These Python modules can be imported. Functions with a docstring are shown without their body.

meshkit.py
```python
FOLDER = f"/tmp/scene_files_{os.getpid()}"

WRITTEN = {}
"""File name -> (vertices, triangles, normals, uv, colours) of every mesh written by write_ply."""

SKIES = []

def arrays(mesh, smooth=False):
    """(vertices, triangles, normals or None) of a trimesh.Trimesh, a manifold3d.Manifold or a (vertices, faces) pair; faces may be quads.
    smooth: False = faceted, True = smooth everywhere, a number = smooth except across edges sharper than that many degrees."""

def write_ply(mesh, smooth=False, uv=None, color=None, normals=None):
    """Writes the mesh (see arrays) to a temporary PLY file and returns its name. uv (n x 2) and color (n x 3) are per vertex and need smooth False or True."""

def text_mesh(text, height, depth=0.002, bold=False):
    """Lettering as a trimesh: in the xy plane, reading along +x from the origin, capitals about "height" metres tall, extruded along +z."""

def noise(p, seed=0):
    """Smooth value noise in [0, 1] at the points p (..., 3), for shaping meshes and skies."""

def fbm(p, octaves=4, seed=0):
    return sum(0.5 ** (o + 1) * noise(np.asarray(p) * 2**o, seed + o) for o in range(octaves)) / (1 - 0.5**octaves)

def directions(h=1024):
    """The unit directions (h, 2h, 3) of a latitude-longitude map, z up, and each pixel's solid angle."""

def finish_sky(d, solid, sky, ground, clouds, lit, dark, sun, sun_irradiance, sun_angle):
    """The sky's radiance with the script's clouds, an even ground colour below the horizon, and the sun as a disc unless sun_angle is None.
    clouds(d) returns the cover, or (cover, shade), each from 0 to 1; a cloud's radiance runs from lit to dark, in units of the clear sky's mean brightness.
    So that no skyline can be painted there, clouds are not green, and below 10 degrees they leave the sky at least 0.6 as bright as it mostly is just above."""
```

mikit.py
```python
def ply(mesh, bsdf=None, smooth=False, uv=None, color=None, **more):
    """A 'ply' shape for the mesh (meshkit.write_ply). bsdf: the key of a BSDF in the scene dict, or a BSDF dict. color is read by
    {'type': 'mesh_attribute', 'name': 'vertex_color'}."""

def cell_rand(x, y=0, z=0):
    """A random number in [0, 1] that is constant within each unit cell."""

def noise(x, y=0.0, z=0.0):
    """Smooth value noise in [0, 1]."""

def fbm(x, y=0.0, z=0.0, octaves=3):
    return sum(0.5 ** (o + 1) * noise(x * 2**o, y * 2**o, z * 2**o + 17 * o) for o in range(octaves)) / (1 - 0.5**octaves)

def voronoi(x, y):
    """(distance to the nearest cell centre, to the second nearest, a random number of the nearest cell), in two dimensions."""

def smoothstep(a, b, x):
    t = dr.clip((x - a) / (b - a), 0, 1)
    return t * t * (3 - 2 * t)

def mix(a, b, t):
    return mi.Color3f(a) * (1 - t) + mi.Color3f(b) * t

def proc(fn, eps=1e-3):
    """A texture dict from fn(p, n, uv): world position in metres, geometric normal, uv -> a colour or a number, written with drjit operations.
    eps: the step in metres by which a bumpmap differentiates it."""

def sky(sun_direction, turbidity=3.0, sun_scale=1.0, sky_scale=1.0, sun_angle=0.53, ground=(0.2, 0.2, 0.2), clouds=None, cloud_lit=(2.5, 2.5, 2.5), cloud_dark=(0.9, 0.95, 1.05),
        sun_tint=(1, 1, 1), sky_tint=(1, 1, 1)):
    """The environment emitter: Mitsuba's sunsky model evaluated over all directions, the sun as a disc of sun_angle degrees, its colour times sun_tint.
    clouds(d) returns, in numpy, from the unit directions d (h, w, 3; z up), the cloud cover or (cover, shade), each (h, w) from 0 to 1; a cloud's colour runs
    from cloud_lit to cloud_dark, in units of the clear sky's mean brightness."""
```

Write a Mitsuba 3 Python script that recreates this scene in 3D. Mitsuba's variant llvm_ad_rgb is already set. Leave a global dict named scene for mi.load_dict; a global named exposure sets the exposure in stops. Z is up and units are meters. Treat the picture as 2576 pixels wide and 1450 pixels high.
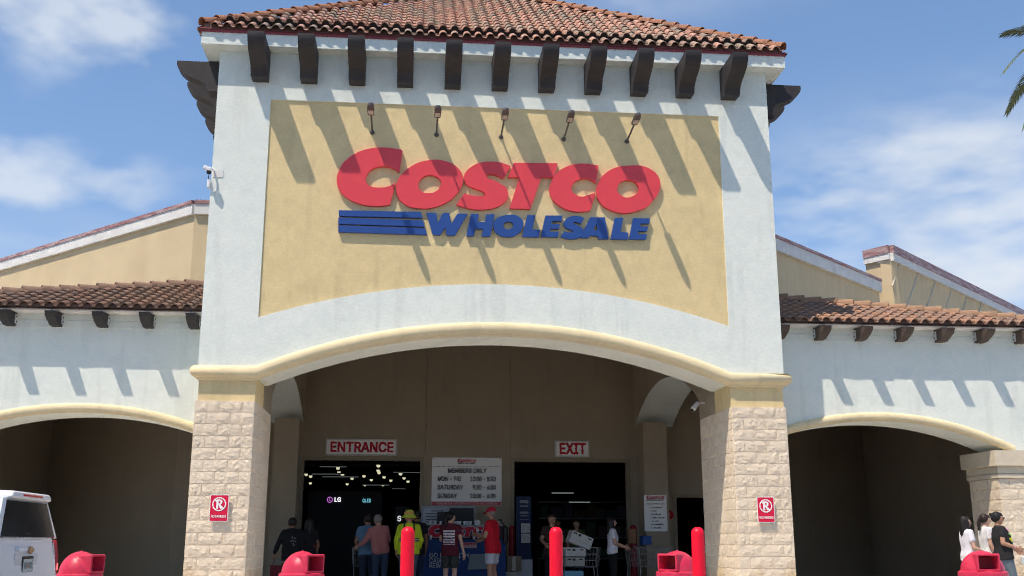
import math, random
import numpy as np
import trimesh
import manifold3d
from manifold3d import Manifold
import shapely
from shapely import affinity
from shapely.geometry import Polygon, LineString, Point
import drjit as dr
import mitsuba as mi
import mikit, meshkit

T = mi.ScalarTransform4f
scene, labels, used = {}, {}, {}
rng = random.Random(7)
PI = math.pi

# ------------------------------------------------------------------ camera, sky, exposure
exposure = 1.75
PITCH, YAW = 0.237599, 0.0933315
EYE = np.array([-1.4913, -18.5751, 1.12])
FWD = np.array([math.sin(YAW) * math.cos(PITCH), math.cos(YAW) * math.cos(PITCH), math.sin(PITCH)])
scene['camera'] = {'type': 'perspective', 'fov': math.degrees(2 * math.atan(1288 / 2639.8)), 'fov_axis': 'x', 'near_clip': 0.1, 'far_clip': 3000.0,
                   'to_world': T().look_at(origin=EYE.tolist(), target=(EYE + FWD).tolist(), up=[0, 0, 1])}
SUN = (-1.02, -1.0, 2.69)


def clouds(d):
    az = np.degrees(np.arctan2(d[..., 0], d[..., 1]))
    el = np.degrees(np.arcsin(np.clip(d[..., 2], -1, 1)))
    q = np.stack([az / 3.4, el / 1.9, az * 0 + 3.0], -1)
    n = meshkit.fbm(q, 6, 11)
    w = meshkit.fbm(q * np.array([0.55, 0.75, 1]) + 9.1, 5, 4)

    def bank(a, e, wa, we):
        return np.exp(-((az - a) / wa) ** 2 - ((el - e) / we) ** 2)

    streak = meshkit.fbm(np.stack([az / 2.2 + el * 0.25, el / 0.7, az * 0 + 8.0], -1), 5, 21)

    puff = bank(-21, 26.2, 6.2, 2.6) * 1.15 + bank(-16.0, 25.2, 2.2, 1.3) * 0.75 + bank(-20, 17.8, 5.6, 1.9) * 0.9 + bank(-16, 17.6, 2.0, 1.3) * .35 + bank(-52, 24, 14, 7) + bank(75, 22, 18, 8) + bank(160, 30, 40, 12)
    veil = bank(25.5, 17.8, 6.5, 3.0) * 1.2 + bank(31.5, 16.0, 5.5, 4.2) * 1.2 + bank(22, 12, 14, 4) * 0.55 + bank(12, 29, 8, 1.4) * 0.45 + bank(-18, 14, 9, 2.2) * .35
    cover = np.clip((n * 0.75 + streak * 0.25 - 0.62 + 0.42 * np.minimum(puff, 1.2)) * 1.8, 0, 0.66) * np.clip(puff * 1.8, 0, 1)
    thin = np.clip((w * 0.65 + streak * 0.35 - 0.36) * 2.5 + 0.22, 0, 1) * np.clip(veil, 0, 1) * 0.85
    base = 0.07 + 0.10 * np.exp(-np.maximum(el, 0) / 14.0)
    return np.clip(np.maximum(cover, thin) + base, 0, 0.95), np.clip(0.42 - 0.4 * n, 0, 1) * 0.6


scene['sky'] = mikit.sky(SUN, turbidity=3, clouds=clouds, cloud_lit=(2.0, 2.15, 2.35), cloud_dark=(1.1, 1.25, 1.45), ground=(0.22, 0.21, 0.2), sky_scale=1.2, sky_tint=(0.88, 1.0, 1.08), sun_tint=(0.97, 1.0, 1.07))


# ------------------------------------------------------------------ helpers
def key_of(name, parent=None):
    k = f'{parent}__{name}' if parent else name
    n = used.get(k, -1) + 1
    used[k] = n
    return k if n == 0 else f'{k}_{n:03d}'


def tag(k, label=None, category=None, group=None, kind=None):
    d = labels.setdefault(k, {})
    for a, b in (('label', label), ('category', category), ('group', group), ('kind', kind)):
        if b:
            d[a] = b
    return k


def thing(name, label, category, group=None, kind=None):
    return tag(key_of(name), label, category, group, kind)


def add(name, mesh, mat, parent=None, smooth=False, label=None, category=None, group=None, kind=None, **more):
    k = key_of(name, parent)
    scene[k] = mikit.ply(mesh, mat, smooth=smooth, **more)
    if label or category or group or kind:
        tag(k, label, category, group, kind)
    return k


def put(name, shape, parent, to_world, mat=None):
    k = key_of(name, parent)
    scene[k] = {**shape, 'to_world': to_world}
    if mat:
        scene[k]['bsdf'] = {'type': 'ref', 'id': mat}
    return k


def cat(*ms):
    flat = []
    for m in ms:
        flat += list(m) if isinstance(m, (list, tuple)) else [m]
    return trimesh.util.concatenate(flat)


def box(x0, x1, y0, y1, z0, z1):
    m = trimesh.creation.box((abs(x1 - x0), abs(y1 - y0), abs(z1 - z0)))
    m.apply_translation(((x0 + x1) / 2, (y0 + y1) / 2, (z0 + z1) / 2))
    return m


def rbox(x0, x1, y0, y1, z0, z1, r=0.02):
    return hull([((a, b, c), r) for a in (x0 + r, x1 - r) for b in (y0 + r, y1 - r) for c in (z0 + r, z1 - r)])


ICO = trimesh.creation.icosphere(subdivisions=1).vertices
ICO2 = trimesh.creation.icosphere(subdivisions=2).vertices


def tm(m):
    q = m.to_mesh()
    return trimesh.Trimesh(np.array(q.vert_properties[:, :3], float), np.array(q.tri_verts), process=False)


def hullm(balls, ico=ICO):
    return Manifold.hull_points(np.vstack([np.asarray(c, float) + r * ico for c, r in balls]))


def hull(balls, ico=ICO):
    return tm(hullm(balls, ico))


def man(mesh):
    mesh = mesh.copy()
    mesh.merge_vertices()
    return Manifold(manifold3d.Mesh(vert_properties=np.asarray(mesh.vertices, np.float32), tri_verts=np.asarray(mesh.faces, np.uint32)))


def polys(g):
    return [q for q in getattr(g, 'geoms', [g]) if not q.is_empty and q.area > 1e-7]


def extr(g, h):
    return cat([trimesh.creation.extrude_polygon(q, h, engine='earcut') for q in polys(g)])


M_XZ = np.array([[1, 0, 0, 0], [0, 0, -1, 0], [0, 1, 0, 0], [0, 0, 0, 1.0]])   # drawing (x, z) stands upright, its depth along -y
M_YZ = np.array([[0, 0, 1, 0], [1, 0, 0, 0], [0, 1, 0, 0], [0, 0, 0, 1.0]])


def ex_xz(g, y0, y1):
    m = extr(g, y1 - y0)
    m.apply_transform(M_XZ)
    m.apply_translation((0, y1, 0))
    return m


def ex_yz(g, x0, x1):
    m = extr(g, x1 - x0)
    m.apply_transform(M_YZ)
    m.apply_translation((x0, 0, 0))
    return m


def rect(x0, x1, z0, z1):
    return Polygon([(x0, z0), (x1, z0), (x1, z1), (x0, z1)])


def rrect(x0, x1, z0, z1, r):
    return rect(x0 + r, x1 - r, z0 + r, z1 - r).buffer(r, quad_segs=5)


def moved(m, d=(0, 0, 0), rz=0.0, s=1.0):
    m = m.copy()
    m.apply_scale(s)
    if rz:
        m.apply_transform(trimesh.transformations.rotation_matrix(rz, (0, 0, 1)))
    m.apply_translation(d)
    return m


def tube(path, r, n=12, ends=True, radii=None):
    p = np.asarray(path, float)
    tan = np.gradient(p, axis=0)
    tan[0], tan[-1] = p[1] - p[0], p[-1] - p[-2]
    for i in range(1, len(p) - 1):
        a, b = p[i] - p[i - 1], p[i + 1] - p[i]
        tan[i] = a / np.linalg.norm(a) + b / np.linalg.norm(b)
    tan /= np.linalg.norm(tan, axis=1, keepdims=True)
    up = np.array([0, 0, 1.0]) if abs(tan[0][2]) < 0.9 else np.array([1.0, 0, 0])
    v, f = [], []
    a = np.linspace(0, 2 * PI, n, endpoint=False)
    rr = np.full(len(p), r) if radii is None else np.asarray(radii)
    for i in range(len(p)):
        x = np.cross(up, tan[i]); x /= np.linalg.norm(x)
        y = np.cross(tan[i], x); up = y
        st = 1.0
        if 0 < i < len(p) - 1:
            b = p[i + 1] - p[i]
            st = 1 / max(0.5, abs(np.dot(tan[i], b / np.linalg.norm(b))))
        inpl = None
        if st > 1.0001:
            b = p[i + 1] - p[i]
            inpl = b - tan[i] * np.dot(b, tan[i]); inpl /= np.linalg.norm(inpl)
        ring = np.outer(np.cos(a), x) + np.outer(np.sin(a), y)
        if inpl is not None:
            ring = ring + np.outer(ring @ inpl, inpl) * (st - 1)
        v.append(p[i] + rr[i] * ring)
    v = np.vstack(v)
    for i in range(len(p) - 1):
        for j in range(n):
            k = (j + 1) % n
            f += [(i * n + j, i * n + k, (i + 1) * n + k), (i * n + j, (i + 1) * n + k, (i + 1) * n + j)]
    if ends:
        c0, c1 = len(v), len(v) + 1
        v = np.vstack([v, p[0], p[-1]])
        L = (len(p) - 1) * n
        for j in range(n):
            k = (j + 1) % n
            f += [(c0, k, j), (c1, L + j, L + k)]
    return trimesh.Trimesh(v, np.array(f), process=False)


def lathe(prof, n=32, c=(0, 0, 0)):
    m = trimesh.creation.revolve(np.asarray(prof, float), sections=n)
    m.apply_translation(c)
    return m


def arc(xc, zc, half, rise, n=28):
    """points of a circular arch over (xc - half .. xc + half), springing at zc"""
    R = (half ** 2 + rise ** 2) / (2 * rise)
    x = np.linspace(-half, half, n)
    return [(xc + a, zc + rise - R + math.sqrt(R * R - a * a)) for a in x]


_TXT = {}


def text(s, h, bold=False, depth=0.004):
    k = (s, bold)
    if k not in _TXT:
        _TXT[k] = meshkit.text_mesh(s, 1.0, 1.0, bold)
    m = _TXT[k].copy()
    m.apply_scale((h, h, depth))
    return m


def words(s, x, y, z, h, width=None, bold=False, depth=0.004, centre=False, heavy=0.0):
    """lettering standing in the x-z plane, read from -y; x is its left end (or centre), z its foot"""
    m = text(s, h, bold, depth)
    w = m.bounds[1][0]
    if width:
        m.apply_scale((width / w, 1, 1)); w = width
    m.apply_translation((-w / 2 if centre else 0, 0, 0))
    m.apply_transform(M_XZ)
    m.apply_translation((x, y, z))
    if heavy:
        m = cat(m, moved(m, (heavy, -0.0006, 0)), moved(m, (0, -0.0012, heavy)), moved(m, (heavy, -0.0018, heavy)))
    return m


# ------------------------------------------------------------------ materials
def rgb(*c):
    return {'type': 'rgb', 'value': list(c)}


def mat(k, color, rough=0.6, bump=None, bscale=1.0, **more):
    if 'm_' + k in scene:
        return 'm_' + k
    d = {'type': 'principled', 'base_color': mikit.proc(color) if callable(color) else rgb(*color), 'roughness': rough, **({} if 'eta' in more else {'specular': 0.3}), **more}
    if bump is not None:
        d = {'type': 'bumpmap', 'arbitrary': mikit.proc(bump, eps=0.004), 'scale': bscale, 'bsdf': d}
    scene['m_' + k] = {'type': 'twosided', 'bsdf': d}
    return 'm_' + k


def stucco_bump(p, n, uv):
    return 0.0035 * mikit.fbm(p.x * 38, p.y * 38, p.z * 38, octaves=3) + 0.004 * mikit.noise(p.x * 6, p.y * 6, p.z * 6)


def mottled(base, dirty, amount, f=1.3):
    def fn(p, n, uv):
        a = mikit.fbm(p.x * f, p.y * f, p.z * f, octaves=5)
        b = mikit.fbm(p.x * 9 + 7, p.y * 9, p.z * 5, octaves=4)
        t = dr.clip((a * 0.50 + b * 0.50 - 0.36) * 2.6 * amount, 0, 1)
        return mikit.mix(base, dirty, t) * (0.955 + 0.09 * mikit.noise(p.x * 30, p.y * 30, p.z * 30)) * (1.0 - 0.07 * mikit.smoothstep(0.56, 0.74, mikit.fbm(p.x * 5.5 + p.y * 4.1, 2.7, p.z * 0.55, octaves=3)))
    return fn


def streaked(base, dirty):
    def fn(p, n, uv):
        a = mikit.fbm(p.x * 1.4 + p.y, p.y * 1.4, p.z * 1.2, octaves=4)
        s = mikit.fbm(p.x * 9 + p.y * 7, 3.1, p.z * 0.7, octaves=3)
        return mikit.mix(base, dirty, dr.clip((a * 0.6 + s * 0.5 - 0.38) * 1.8, 0, 1))
    return fn


WHITE = mat('white_stucco', mottled((0.71, 0.752, 0.70), (0.635, 0.695, 0.65), 0.8), 0.85, stucco_bump)
TAN = mat('tan_stucco', mottled((0.69, 0.553, 0.30), (0.59, 0.475, 0.258), 0.9, 2.0), 0.85, stucco_bump)
DARK_TAN = mat('portico_stucco', mottled((0.325, 0.275, 0.20), (0.28, 0.235, 0.17), 0.7), 0.85, stucco_bump)  # darker tan paint of the portico and arcade inner walls
CREAM = mat('cream_moulding', mottled((0.70, 0.60, 0.38), (0.62, 0.53, 0.34), 0.7, 3.0), 0.8, stucco_bump)
FAR_TAN = mat('warehouse_stucco', streaked((0.61, 0.495, 0.315), (0.53, 0.42, 0.26)), 0.9)
BAND = mat('white_band', mottled((0.70, 0.70, 0.68), (0.58, 0.57, 0.55), 0.8, 3.0), 0.8)


def worn_red(p, n, uv):
    a = mikit.fbm(p.x * 3.1, p.y * 3.1, p.z * 14, octaves=4)
    return mikit.mix((0.29, 0.145, 0.145), (0.42, 0.31, 0.305), mikit.smoothstep(0.3, 0.7, a))


COPING = mat('red_coping', worn_red, 0.5)
BROWN = mat('brown_corbel', mottled((0.034, 0.031, 0.033), (0.050, 0.045, 0.046), 0.8, 4.0), 0.6)
WARM_BROWN = mat('warm_brown_corbel', mottled((0.10, 0.072, 0.058), (0.075, 0.055, 0.046), 0.9, 5.0), 0.65)
GALV = mat('bracket_metal', (0.55, 0.56, 0.56), 0.5)


def stone_color(p, n, uv):
    a = mikit.fbm(p.x * 2.1, p.y * 2.1, p.z * 2.1, octaves=3)
    b = mikit.fbm(p.x * 45, p.y * 45, p.z * 45, octaves=3)
    c = mikit.mix((0.74, 0.635, 0.49), (0.645, 0.545, 0.415), dr.clip(a * 1.5 - 0.2, 0, 1))
    c = mikit.mix(c, (0.60, 0.51, 0.40), dr.clip((b - 0.45) * 1.5, 0, 1))
    foot = mikit.smoothstep(0.75, 0.15, p.z + 0.5 * (mikit.noise(p.x * 5, p.y * 5, 2.0) - 0.5))
    return mikit.mix(c, (0.47, 0.31, 0.13), foot * 0.7)


def stone_bump(p, n, uv):
    return 0.015 * mikit.fbm(p.x * 24, p.y * 24, p.z * 30, octaves=4)


STONE = mat('split_face_stone', stone_color, 0.9, stone_bump)
MORTAR = mat('mortar', mottled((0.84, 0.75, 0.61), (0.76, 0.68, 0.55), 0.6), 0.95)
MORTAR_LINE = mat('pale_mortar', (0.66, 0.60, 0.50), 0.95)


def tile_mat(k, c, spread=0.25):
    def fn(p, n, uv):
        a = mikit.fbm(p.x * 7, p.y * 7, p.z * 7, octaves=3)
        return mikit.mix(c, (c[0] * 0.62, c[1] * 0.66, c[2] * 0.72), dr.clip((a - 0.4) * 2.4, 0, 1) * spread * 3)
    return mat(k, fn, 0.85)


TILES = [mat(f'roof_tile_{n}', c, 0.85) for n, c in (('pink', (0.40, 0.235, 0.18)), ('salmon', (0.36, 0.20, 0.145)), ('sand', (0.34, 0.245, 0.185)), ('grey_tan', (0.25, 0.20, 0.155)), ('umber', (0.27, 0.18, 0.14)), ('buff', (0.34, 0.22, 0.165)))]
TILES_W = [mat(f'weathered_tile_{n}', c, 0.85) for n, c in (('brown', (0.165, 0.108, 0.082)), ('rust', (0.18, 0.108, 0.078)), ('mud', (0.14, 0.098, 0.078)), ('clay', (0.20, 0.125, 0.092)))]
TILES_O = [mat(f'orange_tile_{n}', c, 0.85) for n, c in (('clay', (0.27, 0.165, 0.12)), ('rose', (0.26, 0.168, 0.13)), ('rust', (0.30, 0.17, 0.11)), ('brown', (0.225, 0.15, 0.115)))]
RIDGE = tile_mat('ridge_tile_clay', (0.34, 0.165, 0.10))
RIDGE_W = tile_mat('ridge_tile_weathered', (0.24, 0.155, 0.115))
RIDGE_O = tile_mat('ridge_tile_buff', (0.33, 0.20, 0.125))
ROOF_BASE = mat('roof_underlay', (0.10, 0.065, 0.05), 0.95)
BIRDSTOP = mat('birdstop', (0.15, 0.098, 0.08), 0.9)

SIGN_RED = mat('sign_red', (0.70, 0.062, 0.080), 0.4)
SIGN_BLUE = mat('sign_blue', (0.022, 0.070, 0.27), 0.4)
PLASTIC_RED = mat('red_plastic', (0.85, 0.003, 0.030), 0.4)
LID_RED = mat('faded_red_plastic', mottled((0.55, 0.025, 0.070), (0.62, 0.06, 0.11), 0.8, 6.0), 0.38)
DEEP_RED = mat('dark_red_plastic', (0.22, 0.01, 0.02), 0.5)  # own colour of handles and trolley; holds the shade on the exit bollards
BOARD = mat('white_board', (0.78, 0.78, 0.76), 0.5)
INK = mat('dark_ink', (0.025, 0.026, 0.03), 0.6)
PRINT_RED = mat('print_red', (0.42, 0.012, 0.03), 0.6)
PLATE_RED = mat('plate_red', (0.60, 0.012, 0.05), 0.4)
PLATE_WHITE = mat('plate_white', (0.78, 0.78, 0.78), 0.4)
LAMP_METAL = mat('lamp_bronze', (0.085, 0.083, 0.085), 0.45)
LAMP_LENS = mat('lamp_lens', (0.55, 0.50, 0.42), 0.4)
BLACK = mat('black_plastic', (0.015, 0.015, 0.018), 0.5)
STEEL = mat('cart_steel', (0.20, 0.205, 0.215), 0.4, metallic=0.5)
WHITE_PLASTIC = mat('white_plastic', (0.75, 0.76, 0.78), 0.4)
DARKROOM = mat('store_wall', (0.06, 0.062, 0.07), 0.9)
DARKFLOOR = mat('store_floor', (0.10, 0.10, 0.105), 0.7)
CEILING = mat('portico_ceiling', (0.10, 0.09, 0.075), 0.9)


def asphalt_color(p, n, uv):
    return mikit.mix((0.165, 0.16, 0.15), (0.22, 0.212, 0.198), mikit.fbm(p.x * 0.9, p.y * 0.9, 0.0, octaves=5))


def concrete_color(p, n, uv):
    return mikit.mix((0.52, 0.49, 0.44), (0.44, 0.41, 0.365), mikit.fbm(p.x * 1.7, p.y * 1.7, 0.0, octaves=5))


ASPHALT = mat('asphalt', asphalt_color, 0.9)
CONCRETE = mat('concrete', concrete_color, 0.9)

# ------------------------------------------------------------------ the ground
add('parking_lot', box(-220, 220, -260, -4.6, -0.5, -0.2), ASPHALT, kind='structure', label='grey asphalt of the parking lot in front of the store', category='road')
add('pavement', box(-60, 60, -4.45, 8.6, -0.5, 0.0), CONCRETE, kind='structure', label='pale concrete pavement along the store front', category='pavement')
add('kerb', box(-60, 60, -4.6, -4.45, -0.5, -0.004), CONCRETE, kind='structure', label='concrete kerb along the edge of the pavement', category='kerb')
add('ground', box(-1500, 1500, 8.65, 2200, -0.9, -0.6), ASPHALT, kind='structure', label='flat ground reaching out behind the store', category='ground')

# ------------------------------------------------------------------ entrance tower
HW, PIN, H = 5.265, 4.25, 0.2032          # half width, inner edge of the pillars, one course of blocks
ZST = 3.513                                # top of the stone
BACK = 8.5                                 # the wall with the doors
t = thing('entrance_tower', 'tall white stucco entrance tower with hipped red tile roof, arch and two stone pillars', 'building')

ARCH = arc(0, 3.90, PIN, 0.86, 40)
opening = Polygon([(-PIN, 3.0)] + ARCH + [(PIN, 3.0)])
PANEL = Polygon([(-4.28, 9.165), (-4.28, 5.0)] + arc(0, 5.0, 4.28, 0.70, 40)[1:-1] + [(4.28, 5.0), (4.28, 9.165)])
face = rect(-HW, HW, 3.93, 10.13).difference(opening)
add('wall', cat(ex_xz(face.difference(PANEL), 0, 0.035), ex_xz(face, 0.05, 1.05)), WHITE, t)
add('sign_panel', ex_xz(PANEL.buffer(0.004), 0.03, 0.048), TAN, t, label='recessed tan stucco panel behind the sign letters')

# side walls of the portico, each with its own low arch into the arcade
SIDE = arc(5.45, 3.92, 3.3, 0.90, 30)
for s in (-1, 1):
    side = rect(1.05, BACK, ZST, 10.13).difference(Polygon([(2.15, 3.0)] + SIDE + [(8.75, 3.0)]))
    a, b = sorted((s * (PIN + 0.02), s * HW))
    add('side_wall', ex_yz(side, a, b), WHITE, t)
    a, b = sorted((s * PIN, s * (PIN + 0.018)))
    add('side_wall_lining', ex_yz(side, a, b), DARK_TAN, t)
    add('pier', box(min(s * 4.28, s * 4.88), max(s * 4.28, s * 4.88), 7.6, BACK - 0.002, 0, 4.08), DARK_TAN, t)
    # upper side and rear of the tower box, above the neighbouring roofs
    add('capital', box(min(s * (PIN + 0.004), s * (HW - 0.03)), max(s * (PIN + 0.004), s * (HW - 0.03)), 0.025, 2.14, ZST, 3.93), TAN, t)
add('rear_wall', box(-HW, HW, 10.2, 10.5, 6.5, 10.13), WHITE, t)
for s in (-1, 1):
    a, b = sorted((s * (HW - 0.3), s * HW))
    add('upper_side_wall', box(a, b, BACK + 0.2, 10.2, 6.5, 10.13), WHITE, t)

# cream roll moulding: along the side, over the pillar, up the arch and down again
mid = arc(0, 4.015, PIN, 0.86, 44)
path = [(-HW, 2.0, 4.015), (-HW, 0, 4.015)] + [(x, 0, z) for x, z in mid] + [(HW, 0, 4.015), (HW, 2.0, 4.015)]
add('arch_moulding', tube(path, 0.115, 16), CREAM, t, smooth=40)
lip = [(x, 0.0, z - 0.118) for x, y, z in path[2:-2]]
add('moulding_lip', tube([(-HW, 0.0, 3.897)] + lip + [(HW, 0.0, 3.897)], 0.03, 8), CREAM, t, smooth=True)

# stone pillars: a core with its mortar, split-face blocks on the front, the inner side as one rough surface
brng = np.random.default_rng(5)


def block_mesh(L, h, nx, nz, depth, amp, seed):
    """a split-face block: x 0..L, z 0..h, broken face towards -y"""
    r = np.random.default_rng(seed)
    g = 0.0065
    xs, zs = np.linspace(g, L - g, nx + 1), np.linspace(g, h - g, nz + 1)
    v = []
    for j, z in enumerate(zs):
        for i, x in enumerate(xs):
            edge = i in (0, nx) or j in (0, nz)
            yy = -depth - (r.uniform(-0.05, 0.30) * amp if edge else r.uniform(0.0, 1.0) * amp)
            dx = 0 if i in (0, nx) else r.uniform(-0.25, 0.25) * L / nx
            dz = 0 if j in (0, nz) else r.uniform(-0.25, 0.25) * h / nz
            v.append((x + dx, yy, z + dz))
    n = (nx + 1) * (nz + 1)
    f = []
    for j in range(nz):
        for i in range(nx):
            a = j * (nx + 1) + i
            b, c, d = a + 1, a + nx + 2, a + nx + 1
            f += [(a, b, c), (a, c, d)] if r.random() < .5 else [(a, b, d), (b, c, d)]
    rim = [i for i in range(nx + 1)] + [(j + 1) * (nx + 1) - 1 for j in range(1, nz + 1)] + [nz * (nx + 1) + i for i in range(nx - 1, -1, -1)] + [j * (nx + 1) for j in range(nz - 1, 0, -1)]
    for k in rim:
        v.append((v[k][0], 0.03, v[k][2]))
    m = len(rim)
    for k in range(m):
        a, b = rim[k], rim[(k + 1) % m]
        c, d = n + k, n + (k + 1) % m
        f += [(a, c, d), (a, d, b)]
    return trimesh.Trimesh(np.array(v), np.array(f), process=False)


FULL = [block_mesh(2 * H, H, 7, 3, 0.008, 0.019, 100 + k) for k in range(10)]
HALF = [block_mesh(H, H, 4, 3, 0.008, 0.019, 200 + k) for k in range(5)]
FULL_P = [mikit.ply(m, STONE) for m in FULL]
HALF_P = [mikit.ply(m, STONE) for m in HALF]


def stone_face(holder, x0, y, courses, width, ztop, first_half):
    """front blocks as parts of their holder, from the top course down"""
    for c in range(courses):
        x, z = 0.0, ztop - (c + 1) * H
        half = (c % 2 == 1) != first_half
        while x < width - 0.01:
            L = H if (half or width - x < 2 * H - 0.01) else 2 * H
            half = False
            P = rng.choice(HALF_P if L < 0.3 else FULL_P)
            put('block', P, holder, T().translate([x0 + x, y, z]))
            x += L


def rough_side(holder, x, ys, courses, ztop, s):
    """the shaded inner face: the same blocks, joined"""
    ms = []
    for c in range(courses):
        y, z = ys[0], ztop - (c + 1) * H
        half = c % 2 == 1
        while y < ys[1] - 0.05:
            L = min(H if half else 2 * H, ys[1] - y)
            half = False
            m = (HALF if L < 0.3 else FULL)[rng.randrange(5)].copy()
            m.apply_scale((L / (H if L < 0.3 else 2 * H), 0.5, 1))
            if s > 0:      # face towards -x, on the right pillar
                m.apply_transform(np.array([[0, 1, 0, x], [-1, 0, 0, y + L], [0, 0, 1, z], [0, 0, 0, 1.0]]))
            else:          # towards +x
                m.apply_transform(np.array([[0, -1, 0, x], [1, 0, 0, y], [0, 0, 1, z], [0, 0, 0, 1.0]]))
            ms.append(m)
            y += L
    return add('rough_side', cat(ms), STONE, holder, kind='stuff')


W25 = 2.5 * 2 * H
for s in (-1, 1):
    x0 = -HW if s < 0 else PIN
    pil = add('stone_pillar', box(x0 + 0.006, x0 + W25 - 0.006, 0.002, 2.13, 0, ZST - 0.004), MORTAR, t)
    stone_face(pil, x0, 0.0, 17, W25, ZST, False)
    rough_side(pil, s * PIN, (0.0, 2.13), 17, ZST, s)
    rough_side(pil, s * HW, (0.0, 1.15), 17, ZST, -s)

# corbels under the eaves
PROF = [(0, 9.50), (-0.27, 9.49), (-0.285, 9.545), (-0.31, 9.60), (-0.355, 9.655), (-0.43, 9.70), (-0.55, 9.745), (-0.66, 9.785), (-0.755, 9.835), (-0.82, 9.89), (-0.865, 9.95), (-0.89, 10.02), (-0.89, 10.095), (0, 10.095)]


def corbel_mesh(w):
    m = ex_yz(Polygon(PROF), -w / 2, w / 2)
    m.apply_translation((0, -0.002, 0))
    return m


corb = mikit.ply(corbel_mesh(0.30), BROWN, smooth=35)
for i in range(11):
    put('corbel', corb, t, T().translate([-4.48 + 0.8965 * i, 0, 0]))
for s in (-1, 1):
    for i in range(10):
        put('corbel', corb, t, T().translate([s * HW, 0.62 + 0.95 * i, 0]).rotate([0, 0, 1], 90 * s))

# eaves: white fascia and soffit, red drip edge
add('fascia', box(-5.575, 5.575, -0.265, 10.78, 10.115, 10.365), WHITE, t)
add('drip_edge', box(-5.60, 5.60, -0.297, 10.80, 10.352, 10.428), mat('drip_edge_red', (0.24, 0.045, 0.06), 0.5), t)

# roof
SL, EAVE_Y, EAVE_Z, EX = 0.735, -0.32, 10.395, 5.63
APY = 5.25
APZ = EAVE_Z + SL * EX
c = [(-EX, EAVE_Y, EAVE_Z), (EX, EAVE_Y, EAVE_Z), (EX, EAVE_Y + 2 * EX, EAVE_Z), (-EX, EAVE_Y + 2 * EX, EAVE_Z), (0, EAVE_Y + EX, APZ)]
base = tm(Manifold.hull_points(np.array(c + [(a * 0.99, b + (0.05 if b < 1 else -0.05), EAVE_Z + 0.003) for a, b, _ in c[:4]], float)))
roof = add('roof', base, ROOF_BASE, t)

TW, TL, TE = 0.2235, 0.43, 0.36


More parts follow.
